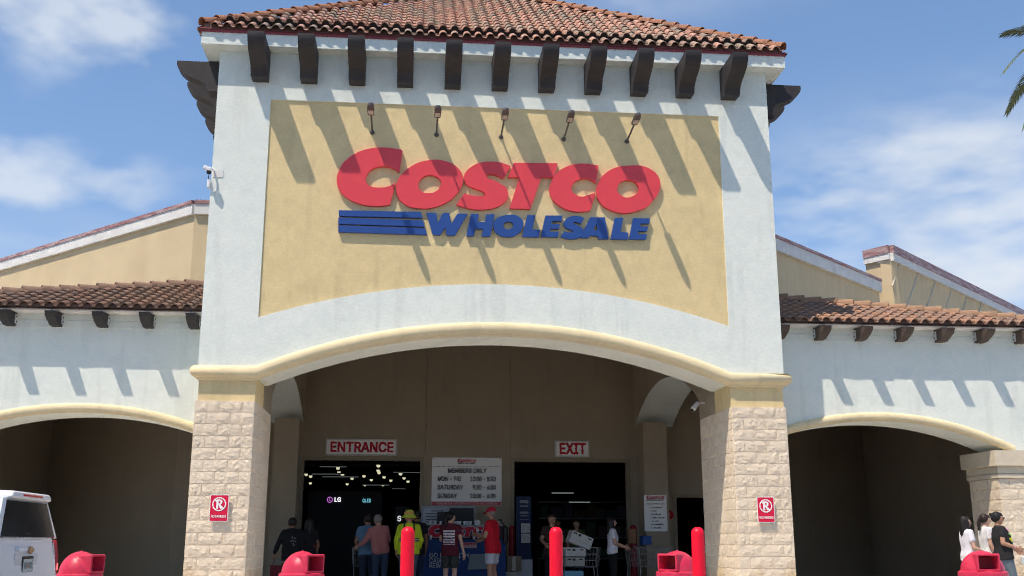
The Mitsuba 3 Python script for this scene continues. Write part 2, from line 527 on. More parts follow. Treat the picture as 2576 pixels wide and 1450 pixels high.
def tile_mesh(raise_=0.035, extra=0.0):
    """one S tile: x 0..TW, y 0..TL up the slope, standing proud at its lower end"""
    a = np.linspace(PI, 0, 8)
    up = [(0.072 + 0.072 * math.cos(k), 0.016 + 0.068 * math.sin(k)) for k in a] + [(0.166, 0.008), (0.2, 0.006), (TW + 0.004, 0.016)]
    dn = [(x, z - 0.016) for x, z in up]
    n = len(up)
    v, f = [], []
    for y in (0.0, TL):
        lift = (raise_ + extra) * (1 - y / TL)
        v += [(x, y, z + lift) for x, z in up]
        v += [(x, y, z + lift) for x, z in dn]
    for i in range(n - 1):
        f += [(i, i + 1, 2 * n + i + 1), (i, 2 * n + i + 1, 2 * n + i)]
        f += [(n + i, 2 * n + n + i + 1, n + i + 1), (n + i, 2 * n + n + i, 2 * n + n + i + 1)]
        f += [(i, n + i + 1, i + 1), (i, n + i, n + i + 1)]
    return trimesh.Trimesh(np.array(v), np.array(f), process=False)


def cap_mesh(L=0.43, r=0.105):
    """a ridge tile: half barrel along y, open below, wider at its lower end"""
    a = np.linspace(PI * 1.04, -PI * 0.04, 10)
    v, f = [], []
    for y, q, lift in ((0.0, r, 0.035), (L, r * 0.86, 0.0)):
        v += [(q * math.cos(k), y, q * math.sin(k) * 0.95 + lift) for k in a]
        v += [((q - 0.016) * math.cos(k), y, (q - 0.016) * math.sin(k) * 0.95 + lift) for k in a]
    n = 10
    for i in range(n - 1):
        f += [(i, i + 1, 2 * n + i + 1), (i, 2 * n + i + 1, 2 * n + i)]
        f += [(n + i, 3 * n + i + 1, n + i + 1), (n + i, 3 * n + i, 3 * n + i + 1)]
        f += [(i, n + i + 1, i + 1), (i, n + i, n + i + 1)]
    return trimesh.Trimesh(np.array(v), np.array(f), process=False)


TILE = tile_mesh()
TILE_GAP = tile_mesh(extra=0.075)
TILE_P, GAP_P, CAP_P = mikit.ply(TILE, smooth=50), mikit.ply(TILE_GAP, smooth=50), mikit.ply(cap_mesh(), smooth=50)


def frame(o, ex, ey):
    ex, ey = np.asarray(ex, float), np.asarray(ey, float)
    ex = ex / np.linalg.norm(ex); ey = ey / np.linalg.norm(ey)
    m = np.eye(4)
    m[:3, 0], m[:3, 1], m[:3, 2], m[:3, 3] = ex, ey, np.cross(ex, ey), o
    return m


def gap_strip_mesh():
    """a black strip filling the gap under the lower end of a raised tile"""
    a = np.linspace(PI, 0, 8)
    up = [(0.072 + 0.066 * math.cos(k), 0.066 * math.sin(k)) for k in a] + [(0.166, -0.006), (0.2, -0.006), (TW, 0.0)]
    g = Polygon([(x, z + 0.10) for x, z in up] + [(TW, 0.0), (0.0, 0.0)]).buffer(0)
    m = ex_xz(g, 0.03, 0.045)
    return m


def tile_field(holder, o, ex, ey, width, length, inside, mats, most=300, gap=False, weights=None, TE=TE):
    """S tiles over a roof plane from the eave corner o: the first ones parts, the rest joined"""
    F = frame(o, ex, ey)
    spots = []
    for r in range(int(length / TE)):
        for k in range(int(width / TW)):
            u, w = k * TW, r * TE
            if inside(u + TW / 2, w + TL * 0.55):
                spots.append((u, w, r))
    rest, dark = [], []
    for i, (u, w, r) in enumerate(spots):
        L = np.eye(4)
        L[:3, 3] = (u + rng.uniform(-.004, .004), w + rng.uniform(-.012, .012), 0.012)
        a = rng.uniform(-0.018, 0.018)
        L[0, 0] = L[1, 1] = math.cos(a); L[0, 1] = -math.sin(a); L[1, 0] = math.sin(a)
        m = F @ L
        g = gap and r == 1
        if g:
            q = gap_strip_mesh(); q.apply_transform(m); dark.append(q)
        mm = rng.choices(mats, weights)[0]
        if i < most:
            put('tile', GAP_P if g else TILE_P, holder, T(m.tolist()), mm)
        else:
            q = TILE.copy(); q.apply_transform(m); rest.append((mm, q))
    if dark:
        add('dark_gap_strip', cat(dark), BLACK, holder, kind='stuff')
    for mm in mats:
        ms = [q for a, q in rest if a == mm]
        if ms:
            add('tile_course', cat(ms), mm, holder, smooth=50, kind='stuff')


def ridge(holder, a, b, mm, step=0.345, seed=3, most=40, scale=1.0):
    a, b = np.asarray(a, float), np.asarray(b, float)
    d = b - a; L = np.linalg.norm(d); d /= L
    x = np.cross(d, (0, 0, 1)); x /= np.linalg.norm(x)
    for k in range(min(most, int(L / step))):
        m = frame(a + d * step * k + np.array([0, 0, 0.035]), x, d)
        m[:3, :3] = m[:3, :3] @ np.diag([scale, 1, scale])
        m[:3, 3] += np.array([rng.uniform(-.012, .012), 0, rng.uniform(-.008, .008)])
        put('ridge_tile', CAP_P, holder, T(m.tolist()), mm)


sl = math.hypot(EX, SL * EX)
tile_field(roof, c[0], (1, 0, 0), (0, 1, SL), 2 * EX, sl, lambda u, w: min(u, 2 * EX - u) > w * EX / sl - 0.02, TILES, 300, True, [5, 4, 3, 3.5, 2.5, 4])
tile_field(roof, c[1], (0, 1, 0), (-1, 0, SL), 2 * EX, sl, lambda u, w: min(u, 2 * EX - u) > w * EX / sl - 0.02, TILES[:3], 0)
tile_field(roof, c[3], (0, -1, 0), (1, 0, SL), 2 * EX, sl, lambda u, w: min(u, 2 * EX - u) > w * EX / sl - 0.02, TILES[:3], 0)
for k in (0, 1):
    ridge(roof, np.array(c[k]) + (np.array(c[4]) - np.array(c[k])) * 0.012 + (0, 0, 0.025), np.array(c[4]) + (0, 0, 0.025), RIDGE, 0.335, scale=1.08)
add('birdstop', box(-EX + 0.1, EX - 0.1, EAVE_Y + 0.05, EAVE_Y + 0.08, EAVE_Z + 0.045, EAVE_Z + 0.125), BIRDSTOP, t)

# the portico inside: rear wall with the two doorways, ceiling
wall = rect(-7.35, 7.9, 0, 6.45).difference(rect(-4.22, -1.30, -1, 3.13)).difference(rect(1.10, 4.02, -1, 3.13)).difference(rect(5.30, 6.25, -1, 2.24))
joints = [rect(x - 0.0035, x + 0.0035, 3.30, 6.4) for x in (-1.17, 1.0)]
for j in joints:
    wall = wall.difference(j)
pw = add('portico_wall', ex_xz(wall, BACK, BACK + 0.2), DARK_TAN, t)
for x0, x1, zt in ((-4.22, -1.30, 3.13), (1.10, 4.02, 3.13), (5.30, 6.25, 2.24)):
    g = rect(x0 - 0.09, x1 + 0.09, -0.0, zt + 0.09).difference(rect(x0, x1, -1, zt))
    add('door_frame', ex_xz(g, BACK - 0.025, BACK + 0.1), mat('door_frame_paint', (0.25, 0.21, 0.15), 0.6), t)
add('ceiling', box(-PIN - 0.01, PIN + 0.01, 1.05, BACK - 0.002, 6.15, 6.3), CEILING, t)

# ------------------------------------------------------------------ the arcades on both sides
WY = 1.18


def ridge_y(x):
    return 3.55 - 0.50 * (x - 6.3)


def arcade(s, name_label, tints, ridge_mat, stone_seed):
    k = thing('arcade', name_label, 'building')

    def X(a, b):
        return (a, b) if s > 0 else (-b, -a)

    A = arc(s * 7.53, 2.80, 2.70, 0.62, 36)
    hole = Polygon([(A[0][0], -1)] + A + [(A[-1][0], -1)])
    x0, x1 = X(HW + 0.004, 12.0)
    g = rect(x0, x1, 2.3, 5.30).difference(hole)
    pc0, pc1 = X(9.87, 11.27)
    add('wall', ex_xz(g, WY, WY + 0.85), WHITE, k)
    # upper band of boards under the eave
    add('frieze_board', box(x0, x1, WY - 0.022, WY - 0.001, 5.125, 5.30), WHITE, k)
    add('frieze_board', box(x0, x1, WY - 0.014, WY - 0.001, 4.98, 5.118), WHITE, k)
    mid = arc(s * 7.53, 2.88, 2.70, 0.62, 40)
    add('arch_moulding', tube([(x, WY, z) for x, z in mid], 0.085, 14), CREAM, k, smooth=40)
    # corner pillar
    pil = add('stone_pillar', box(pc0 + 0.012, pc1 - 0.012, WY, WY + 1.1, 0, 2.33), MORTAR, k)
    stone_face(pil, pc0, WY, 11, 3.5 * 2 * H - 0.02, 2.33, True)
    rough_side(pil, s * 9.87, (WY, WY + 1.1), 11, 2.33, s)
    cap = [box(pc0 - 0.03, pc1 + 0.03, WY - 0.06, WY + 1.14, 2.335, 2.42), box(pc0 - 0.03, pc1 + 0.03, WY - 0.06, WY + 1.14, 2.428, 2.56), box(pc0 - 0.10, pc1 + 0.10, WY - 0.13, WY + 1.2, 2.565, 2.86)]
    add('capital', cat(cap), mat('capital_paint', mottled((0.60, 0.525, 0.40), (0.53, 0.465, 0.36), 0.7, 3.0), 0.8), k)
    a, b = X(11.7, 12.0)
    ew = rect(WY + 0.851, 13.5, 0, 5.3)
    if s < 0:
        ew = ew.difference(rect(2.6, 6.5, -1, 3.9))  # unseen opening added to let sunlight bounce into the left arcade
    add('end_wall', ex_yz(ew, a, b), DARK_TAN, k)
    add('pillar_infill', box(*X(11.27, 12.0), WY + 0.02, WY + 0.84, 0, 2.299), WHITE, k)
    # corbels with their steel brackets
    prof = [(0, 4.985), (-0.20, 4.985), (-0.22, 5.0), (-0.28, 5.02), (-0.35, 5.045), (-0.42, 5.075), (-0.475, 5.11), (-0.51, 5.15), (-0.525, 5.19), (0, 5.235)]
    cm = ex_yz(Polygon([(y, z) for y, z in prof]), -0.083, 0.083)
    cp = mikit.ply(cm, BROWN if s < 0 else WARM_BROWN, smooth=35)
    br = mikit.ply(cat(box(-0.006, 0.006, -0.09, 0, 5.03, 5.2)), GALV)
    bo = mikit.ply(lathe([(0, 0), (0.013, 0), (0.013, 0.012), (0, 0.012)], 8), BLACK)
    for i in range(8):
        x = s * (5.60 + 0.829 * i)
        q = put('corbel', cp, k, T().translate([x, WY - 0.023, 0]))
        put('bracket', br, q, T().translate([x - s * 0.092, WY - 0.024, 0]))
        for zz in (5.07, 5.16):
            put('bolt', bo, q, T().translate([x - s * 0.098, WY - 0.065, zz]).rotate([0, 1, 0], -90 * s))
    add('soffit', box(*X(HW + 0.004, 12.5), 0.86, WY - 0.024, 5.24, 5.262), BAND, k)
    add('eave_board', box(*X(HW + 0.004, 12.6), 0.838, 0.858, 5.2625, 5.278), BIRDSTOP, k)
    # shed roof cut by a sloping ridge
    EY, EZ, S = 0.80, 5.262, 0.39
    xr = 6.3 + (3.55 - EY) / 0.50
    P = [(HW + 0.004, EY), (xr, EY), (HW + 0.004, ridge_y(HW))]
    top = [(s * x, y, EZ + S * (y - EY)) for x, y in P]
    back = [(s * (HW + 0.004), ridge_y(HW) + 2.0, 5.35), (s * (xr + 0.3), EY + 2.2, 5.3)]
    low = [(s * (HW + 0.004), EY + 0.05, EZ + 0.002), (s * xr, EY + 0.05, EZ + 0.002)]
    roof = add('roof', tm(Manifold.hull_points(np.array(top + back + low, float))), ROOF_BASE, k)
    sl = math.hypot(1, S)
    if s > 0:
        o = (HW + 0.02, EY, EZ)
        ins = lambda u, w: EY + w / sl < ridge_y(HW + 0.02 + u) + 0.03
    else:
        o = (-(xr), EY, EZ)
        ins = lambda u, w: EY + w / sl < ridge_y(xr - u) + 0.03 and xr - u > HW + 0.1
    tile_field(roof, o, (1, 0, 0), (0, 1, S), xr - HW, 3.9 * sl, ins, tints, 300, False, None, 0.30)
    add('birdstop', box(*X(HW + 0.02, xr - 0.1), EY + 0.035, EY + 0.06, EZ + 0.03, EZ + 0.105), BIRDSTOP, k)
    ra = (s * (xr - 0.2), EY + 0.088, EZ + S * 0.088)
    rb = (s * (HW + 0.5), ridge_y(HW + 0.5), EZ + S * (ridge_y(HW + 0.5) - EY))
    ridge(roof, ra, rb, ridge_mat, 0.35, scale=1.25)
    pl = Polygon([(HW + 0.004, WY + 0.851), (11.7, WY + 0.851), (11.7, 13.0), (11.3, 13.0), (7.3, 8.6), (HW + 0.004, 8.49)])
    if s < 0:
        pl = affinity.scale(pl, -1, 1, origin=(0, 0))
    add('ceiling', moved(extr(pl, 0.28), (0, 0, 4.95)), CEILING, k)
    return k


arcade(-1, 'white stucco arcade with dark brown tiled roof, left of the entrance tower', TILES_W, RIDGE_W, 3)
arcade(1, 'white stucco arcade with orange tiled roof, right of the entrance tower', TILES_O, RIDGE_O, 4)

# ------------------------------------------------------------------ the warehouse behind, its walls at 45 degrees
w = thing('warehouse', 'tan stucco warehouse with white parapet bands and red copings behind the tower', 'building')


def oblique(p0, d, L, z1, band, coping, z0=0.0, thick=0.35, streaks=None):
    """a wall from p0 along d (unit, plan), its outer face towards the camera; returns its key"""
    d = np.array(d, float); d /= np.linalg.norm(d)
    n = np.array([d[1], -d[0]])
    if n[1] > 0:
        n = -n
    F = np.eye(4)
    F[:2, 0], F[:2, 1], F[:2, 3] = d, -n, p0
    if np.linalg.det(F) < 0:
        F[:2, 0], F[:2, 3] = -d, np.array(p0) + d * L

    def q(m):
        m = m.copy(); m.apply_transform(F); return m
    lo = max(z0, 5.0)
    k = add('wall', q(box(0, L, 0, thick, lo, z1 - coping - 0.01)), FAR_TAN, w)
    if z0 < 4:
        add('lower_wall', q(box(0, L, 0.0, thick, 0, lo - 0.004)), DARK_TAN, w)
        add('dado', q(box(0, L, -0.012, -0.001, 0, 1.18)), mat('dado_paint', (0.30, 0.26, 0.19), 0.8), w)
    add('parapet_band', q(box(-0.0, L, -0.10, thick + 0.1, z1 - coping - band, z1 - coping)), BAND, k)
    add('coping', q(box(-0.0, L, -0.13, thick + 0.13, z1 - coping, z1)), COPING, k)
    return k, F, L


oblique((-7.35, 8.5), (-0.741, 0.672), 13, 9.88, 0.28, 0.10)
oblique((-7.35, 8.5), (1, 0), 2.1, 9.88, 0.28, 0.10, 6.45)
oblique((7.9, 8.06), (0.742, 0.67), 7.25, 9.32, 0.34, 0.09)
k2, F2, L2 = oblique((13.8, 13.0), (0.7375, 0.675), 18, 10.5, 0.26, 0.26)
oblique((13.8, 13.0), (-0.55, 0.83), 0.92, 10.5, 0.2, 0.26)
SUN_STREAKS = [((14.29, 13.45, 10.0), (13.73, 12.94, 9.12)), ((15.44, 14.5, 9.98), (14.51, 13.65, 8.61)), ((16.59, 15.55, 9.99), (15.76, 14.79, 8.81)), ((17.7, 16.57, 9.95), (17.07, 16.0, 9.05)), ((18.83, 17.6, 9.98), (18.36, 17.17, 9.29)), ((19.96, 18.63, 9.97), (19.68, 18.38, 9.53))]  # raised pale strips standing in for grazing sunlight streaks on the wall
for (xa, ya, za), (xb, yb, zb) in SUN_STREAKS:
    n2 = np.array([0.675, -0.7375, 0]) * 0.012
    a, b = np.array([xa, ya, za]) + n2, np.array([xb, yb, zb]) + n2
    add('sun_streak', tube([a, b], 0.024, 6), mat('streak_paint', (0.52, 0.49, 0.43), 0.8), k2)

# ------------------------------------------------------------------ the sign on the tower
GL = {
    'C1': [(-1.81, 8.23),(-1.86, 7.79),(-1.94, 7.85),(-2.04, 7.89),(-2.17, 7.9),(-2.3, 7.87),(-2.41, 7.79),(-2.46, 7.69),(-2.47, 7.61),(-2.43, 7.53),(-2.35, 7.49),(-2.23, 7.48),(-2.11, 7.49),(-2.0, 7.53),(-1.92, 7.58),(-2.01, 7.16),(-2.15, 7.13),(-2.3, 7.12),(-2.5, 7.14),(-2.71, 7.21),(-2.88, 7.33),(-2.97, 7.46),(-3.0, 7.61),(-2.97, 7.77),(-2.89, 7.94),(-2.75, 8.08),(-2.59, 8.18),(-2.41, 8.24),(-2.2, 8.27),(-2.0, 8.26)],
    'O1': [(-1.22, 8.06),(-1.01, 8.04),(-0.84, 7.97),(-0.72, 7.85),(-0.67, 7.71),(-0.69, 7.57),(-0.77, 7.43),(-0.89, 7.29),(-1.07, 7.18),(-1.28, 7.11),(-1.47, 7.1),(-1.66, 7.13),(-1.8, 7.22),(-1.89, 7.34),(-1.91, 7.49),(-1.88, 7.64),(-1.79, 7.78),(-1.65, 7.91),(-1.46, 8.01)],
    'O1h': [(-1.28, 7.76),(-1.17, 7.73),(-1.1, 7.67),(-1.08, 7.59),(-1.12, 7.49),(-1.21, 7.42),(-1.31, 7.4),(-1.41, 7.41),(-1.48, 7.47),(-1.5, 7.55),(-1.48, 7.64),(-1.4, 7.72)],
    'S1': [(0.22, 7.98),(0.07, 7.73),(-0.01, 7.78),(-0.12, 7.81),(-0.2, 7.81),(-0.24, 7.78),(-0.21, 7.73),(-0.09, 7.69),(0.04, 7.62),(0.13, 7.56),(0.17, 7.46),(0.16, 7.35),(0.07, 7.24),(-0.06, 7.16),(-0.22, 7.12),(-0.4, 7.11),(-0.58, 7.13),(-0.79, 7.19),(-0.64, 7.42),(-0.52, 7.38),(-0.4, 7.37),(-0.3, 7.38),(-0.25, 7.42),(-0.28, 7.45),(-0.35, 7.49),(-0.51, 7.54),(-0.61, 7.6),(-0.66, 7.71),(-0.64, 7.81),(-0.55, 7.92),(-0.43, 8.0),(-0.28, 8.05),(-0.12, 8.06),(0.06, 8.04)],
    'T1': [(0.28, 8.05),(1.11, 8.07),(1.03, 7.78),(0.8, 7.79),(0.59, 7.15),(0.2, 7.15),(0.38, 7.77),(0.17, 7.76)],
    'C2': [(1.89, 8.05),(1.83, 7.7),(1.75, 7.76),(1.65, 7.79),(1.54, 7.77),(1.43, 7.71),(1.37, 7.61),(1.38, 7.51),(1.46, 7.45),(1.56, 7.42),(1.69, 7.46),(1.82, 7.51),(1.72, 7.16),(1.58, 7.13),(1.4, 7.13),(1.22, 7.18),(1.06, 7.29),(0.97, 7.42),(0.95, 7.57),(1.0, 7.74),(1.1, 7.89),(1.28, 8.01),(1.47, 8.07),(1.68, 8.08)],
    'O2': [(2.59, 8.08),(2.78, 8.06),(2.94, 7.98),(3.04, 7.86),(3.07, 7.71),(3.03, 7.55),(2.93, 7.4),(2.78, 7.25),(2.59, 7.17),(2.38, 7.12),(2.17, 7.15),(1.98, 7.24),(1.87, 7.38),(1.84, 7.52),(1.86, 7.67),(1.94, 7.82),(2.08, 7.95),(2.27, 8.04)],
    'O2h': [(2.43, 7.78),(2.57, 7.76),(2.63, 7.69),(2.65, 7.61),(2.6, 7.51),(2.5, 7.45),(2.41, 7.43),(2.32, 7.46),(2.25, 7.53),(2.24, 7.61),(2.28, 7.71),(2.35, 7.76)],
    'B1': [(-2.94, 7.02),(-1.44, 7.03),(-1.41, 6.92),(-2.93, 6.91)],
    'B2': [(-2.94, 6.88),(-1.4, 6.87),(-1.37, 6.75),(-2.94, 6.76)],
    'B3': [(-2.94, 6.73),(-1.36, 6.72),(-1.32, 6.6),(-2.93, 6.61)],
    'W': [(-1.34, 7.02),(-1.16, 7.02),(-1.13, 6.83),(-1.04, 7.02),(-0.92, 7.03),(-0.88, 6.82),(-0.77, 7.02),(-0.58, 7.02),(-0.81, 6.6),(-0.96, 6.6),(-0.99, 6.75),(-1.08, 6.6),(-1.22, 6.61)],
    'H': [(-0.52, 7.02),(-0.37, 7.02),(-0.4, 6.87),(-0.26, 6.87),(-0.23, 7.02),(-0.08, 7.03),(-0.16, 6.6),(-0.32, 6.6),(-0.29, 6.74),(-0.43, 6.74),(-0.46, 6.6),(-0.6, 6.6)],
    'O3': [(0.23, 7.03),(0.34, 7.01),(0.42, 6.95),(0.46, 6.87),(0.43, 6.75),(0.36, 6.67),(0.26, 6.61),(0.14, 6.6),(0.03, 6.62),(-0.06, 6.68),(-0.1, 6.78),(-0.09, 6.88),(-0.02, 6.96),(0.1, 7.01)],
    'O3h': [(0.2, 6.89),(0.25, 6.87),(0.27, 6.82),(0.24, 6.77),(0.18, 6.74),(0.11, 6.76),(0.08, 6.8),(0.1, 6.86),(0.14, 6.89)],
    'L1': [(0.53, 7.03),(0.68, 7.03),(0.62, 6.75),(0.77, 6.75),(0.74, 6.61),(0.43, 6.61)],
    'E1': [(0.87, 7.03),(1.19, 7.04),(1.17, 6.93),(1.0, 6.93),(0.98, 6.87),(1.14, 6.87),(1.12, 6.78),(0.96, 6.78),(0.95, 6.72),(1.12, 6.72),(1.1, 6.62),(0.78, 6.62)],
    'S2b': [(1.16, 7.03),(1.6, 7.04),(1.6, 6.6),(1.15, 6.59)],
    'A1': [(1.71, 7.02),(1.99, 7.03),(2.05, 6.61),(1.86, 6.61),(1.86, 6.66),(1.71, 6.67),(1.67, 6.62),(1.52, 6.62)],
    'A1h': [(1.83, 6.9),(1.85, 6.77),(1.76, 6.77)],
    'L2': [(2.18, 7.02),(2.34, 7.03),(2.28, 6.75),(2.43, 6.74),(2.41, 6.61),(2.09, 6.61)],
    'E2': [(2.53, 7.03),(2.85, 7.03),(2.83, 6.93),(2.67, 6.93),(2.65, 6.87),(2.81, 6.87),(2.78, 6.78),(2.62, 6.78),(2.61, 6.72),(2.78, 6.72),(2.76, 6.62),(2.44, 6.62)],
}


def smooth_ring(pts, sharp=()):
    """closed curve through the points, corners kept where the turn is sharp"""
    P = np.array(pts)
    n = len(P)
    out = []

    def turn(i):
        a, b = P[i] - P[i - 1], P[(i + 1) % n] - P[i]
        return abs(math.degrees(math.atan2(a[0] * b[1] - a[1] * b[0], a @ b)))
    corner = [turn(i) > 48 for i in range(n)]
    for i in range(n):
        p0, p1, p2, p3 = P[i - 1], P[i], P[(i + 1) % n], P[(i + 2) % n]
        if corner[i]:
            p0 = 2 * p1 - p2
        if corner[(i + 1) % n]:
            p3 = 2 * p2 - p1
        for t in (0, 0.25, 0.5, 0.75):
            out.append(0.5 * (2 * p1 + (p2 - p0) * t + (2 * p0 - 5 * p1 + 4 * p2 - p3) * t * t + (3 * p1 - p0 - 3 * p2 + p3) * t ** 3))
    return out


def glyph(k, hole=None, straight=False):
    g = Polygon(GL[k] if straight else smooth_ring(GL[k])).buffer(0)
    if hole:
        g = g.difference(Polygon(GL[hole] if straight else smooth_ring(GL[hole])).buffer(0))
    return g


S1 = glyph('S1')
bx0, bz0, bx1, bz1 = S1.bounds
tx = [q[0] for q in GL['S2b']]; tz = [q[1] for q in GL['S2b']]
S2 = affinity.affine_transform(S1, [(max(tx) - min(tx)) / (bx1 - bx0), 0, 0, (max(tz) - min(tz)) / (bz1 - bz0), 0, 0])
S2 = affinity.translate(S2, min(tx) - S2.bounds[0], min(tz) - S2.bounds[1])
RED_GLYPHS = [glyph('C1'), glyph('O1', 'O1h'), S1, glyph('T1', straight=True), glyph('C2'), glyph('O2', 'O2h')]
BLUE_GLYPHS = [glyph('B1', straight=True), glyph('B2', straight=True), glyph('B3', straight=True), glyph('W', straight=True), glyph('H', straight=True), glyph('O3', 'O3h'), glyph('L1', straight=True), glyph('E1', straight=True), S2, glyph('A1', 'A1h', straight=True), glyph('L2', straight=True), glyph('E2', straight=True)]
sg = thing('store_sign', 'red and blue raised store name letters on the tan tower panel', 'sign')
for g in RED_GLYPHS:
    add('red_letter', cat(ex_xz(g, -0.045, 0.026)), SIGN_RED, sg)
for i, g in enumerate(BLUE_GLYPHS):
    add('blue_bar' if i < 3 else 'blue_letter', ex_xz(g, -0.045, 0.026), SIGN_BLUE, sg)


def logo(x, y, z, width, under=True):
    """the small printed version: (red mesh, blue mesh), left foot of the red letters at x, z"""
    x0, x1 = RED_GLYPHS[0].bounds[0], RED_GLYPHS[-1].bounds[2]
    s = width / (x1 - x0)
    z0 = 7.05

    def m(gs):
        r = cat([ex_xz(affinity.scale(affinity.translate(g, -x0, -z0), s, s, origin=(0, 0)), 0, 0.003) for g in gs])
        r.apply_translation((x, y, z))
        return r
    return m(RED_GLYPHS), m(BLUE_GLYPHS)


# sign lamps on arms
names = ['leftmost of the five sign lamps, over the first red letter', 'second sign lamp from the left, over the first round letter', 'middle one of the five sign lamps, its shadow crossing the letter T', 'fourth sign lamp from the left above the red letters', 'rightmost of the five sign lamps above the last round letter']
for i, x in enumerate((-2.38, -1.18, 0.04, 1.24, 2.46)):
    k = thing('sign_lamp', names[i], 'lamp', 'bronze lamps on arms over the store sign')
    add('arm', tube([(x, 0.03, 8.585), (x, -0.35, 8.615), (x, -0.70, 8.65)], 0.018, 10), LAMP_METAL, k, smooth=True)
    add('wall_plate', moved(lathe([(0, 0), (0.045, 0), (0.04, 0.025), (0, 0.03)], 14), (0, 0, 0)).apply_transform(trimesh.transformations.rotation_matrix(PI / 2, (1, 0, 0))).apply_translation((x, 0.03, 8.585)), LAMP_METAL, k)
    plan = Polygon([(-0.056, -0.68), (0.056, -0.68), (0.062, -0.88)] + [(0.062 * math.cos(a), -0.96 - 0.12 * math.sin(a)) for a in np.linspace(0.2, PI - 0.2, 12)] + [(-0.062, -0.88)])
    head = extr(plan, 0.045)
    head.apply_translation((0, 0.64, 0))
    head.apply_transform(trimesh.transformations.rotation_matrix(-0.10, (1, 0, 0)))
    head.apply_translation((x, -0.64, 8.625))
    h = add('head', head, LAMP_METAL, k)
    for j in range(3):
        y = -0.73 - 0.05 * j
        m = box(-0.046, 0.046, y - 0.034, y, -0.006, 0.004)
        m.apply_translation((0, 0.64, 0)); m.apply_transform(trimesh.transformations.rotation_matrix(-0.10, (1, 0, 0))); m.apply_translation((x, -0.64, 8.625))
        add('lens', m, LAMP_LENS, h)

# no-parking plates on the pillars
P_RING = Point(0, 0).buffer(0.116, 24).difference(Point(0, 0).buffer(0.097, 24))
for x, lab in ((-4.735, 'red and white no parking sign on the left stone pillar'), (4.76, 'red and white no parking sign on the right stone pillar')):
    k = thing('no_parking_sign', lab, 'sign', 'no parking signs on the stone pillars')
    ft = -0.075
    add('plate', ex_xz(rrect(x - 0.158, x + 0.158, 1.455, 1.905, 0.025), ft, ft + 0.012), PLATE_WHITE, k)
    add('red_field', ex_xz(rrect(x - 0.146, x + 0.146, 1.467, 1.893, 0.02), ft - 0.003, ft), PLATE_RED, k)
    slash = affinity.rotate(rect(-0.105, 0.105, -0.010, 0.010), -45, origin=(0, 0))
    pl = Polygon([(-0.048, -0.078), (-0.048, 0.078), (0.012, 0.078), (0.042, 0.068), (0.055, 0.040), (0.046, 0.008), (0.02, -0.008), (0.04, -0.05), (0.055, -0.078), (0.022, -0.078), (-0.004, -0.02), (-0.014, -0.02), (-0.014, -0.078)]).difference(rect(-0.014, 0.018, 0.012, 0.048))
    sym = shapely.union_all([P_RING, slash, pl])
    add('prohibition_symbol', ex_xz(affinity.translate(sym, x, 1.745), ft - 0.007, ft - 0.003), PLATE_WHITE, k)
    add('lettering', words('NO PARKING', x, ft - 0.003, 1.522, 0.042, 0.25, True, 0.004, True), PLATE_WHITE, k)

# security cameras
k = thing('security_camera', 'white security camera on the top left edge of the tower', 'camera')
add('bracket', tube([(-5.22, -0.0, 7.72), (-5.24, -0.10, 7.72), (-5.30, -0.16, 7.71)], 0.018, 8), WHITE_PLASTIC, k)
add('wall_plate', box(-5.24, -5.06, -0.012, -0.001, 7.60, 7.74), mat('painted_plate', (0.70, 0.69, 0.66), 0.7), k)
hd = rbox(-0.10, 0.05, -0.042, 0.042, -0.034, 0.038, 0.015)
hd.apply_transform(trimesh.transformations.rotation_matrix(0.35, (0, 1, 0)))
hd.apply_translation((-5.28, -0.19, 7.68))
add('housing', hd, WHITE_PLASTIC, k)
add('dome', moved(hull([((0, 0, 0), 0.045)], ICO2), (-5.275, -0.19, 7.625)), BLACK, k, smooth=True)
add('junction_box', rbox(-5.325, -5.268, -0.06, 0.03, 7.38, 7.54, 0.012), WHITE_PLASTIC, k)
add('conduit', tube([(-5.3, -0.08, 7.60), (-5.30, -0.05, 7.53)], 0.008, 6), BLACK, k)

k = thing('security_camera', 'white bullet camera under the arch above the right stone pillar', 'camera')
add('bracket', tube([(4.24, 1.72, 3.80), (4.12, 1.68, 3.80), (4.06, 1.60, 3.78)], 0.02, 8), WHITE_PLASTIC, k)
hd = hull([((0, 0, 0), 0.045), ((-0.10, -0.06, -0.11), 0.05)], ICO2)
hd.apply_translation((4.06, 1.60, 3.77))
add('housing', hd, WHITE_PLASTIC, k, smooth=True)
add('lens', moved(hull([((0, 0, 0), 0.036)], ICO2), (3.945, 1.53, 3.645)), BLACK, k, smooth=True)


# ------------------------------------------------------------------ signs over and between the doors
def framed_sign(name, label, x0, x1, z0, z1, text_, th, tw, tz):
    k = thing(name, label, 'sign')
    y = BACK - 0.05
    add('board', ex_xz(rect(x0, x1, z0, z1), y, BACK - 0.001), BOARD, k)
    fr = rect(x0, x1, z0, z1).difference(rect(x0 + 0.035, x1 - 0.035, z0 + 0.035, z1 - 0.035))
    add('frame', ex_xz(fr, y - 0.02, y), mat('sign_frame', (0.5, 0.48, 0.45), 0.5), k)
    add('lettering', words(text_, (x0 + x1) / 2, y, tz, th, tw, True, 0.006, True, 0.012), PRINT_RED, k)


framed_sign('entrance_sign', 'white framed sign reading ENTRANCE in red over the left doorway', -3.69, -1.90, 3.25, 3.665, 'ENTRANCE', 0.235, 1.60, 3.34)
framed_sign('exit_sign', 'white framed sign reading EXIT in red over the right doorway', 2.15, 3.04, 3.25, 3.665, 'EXIT', 0.27, 0.70, 3.325)

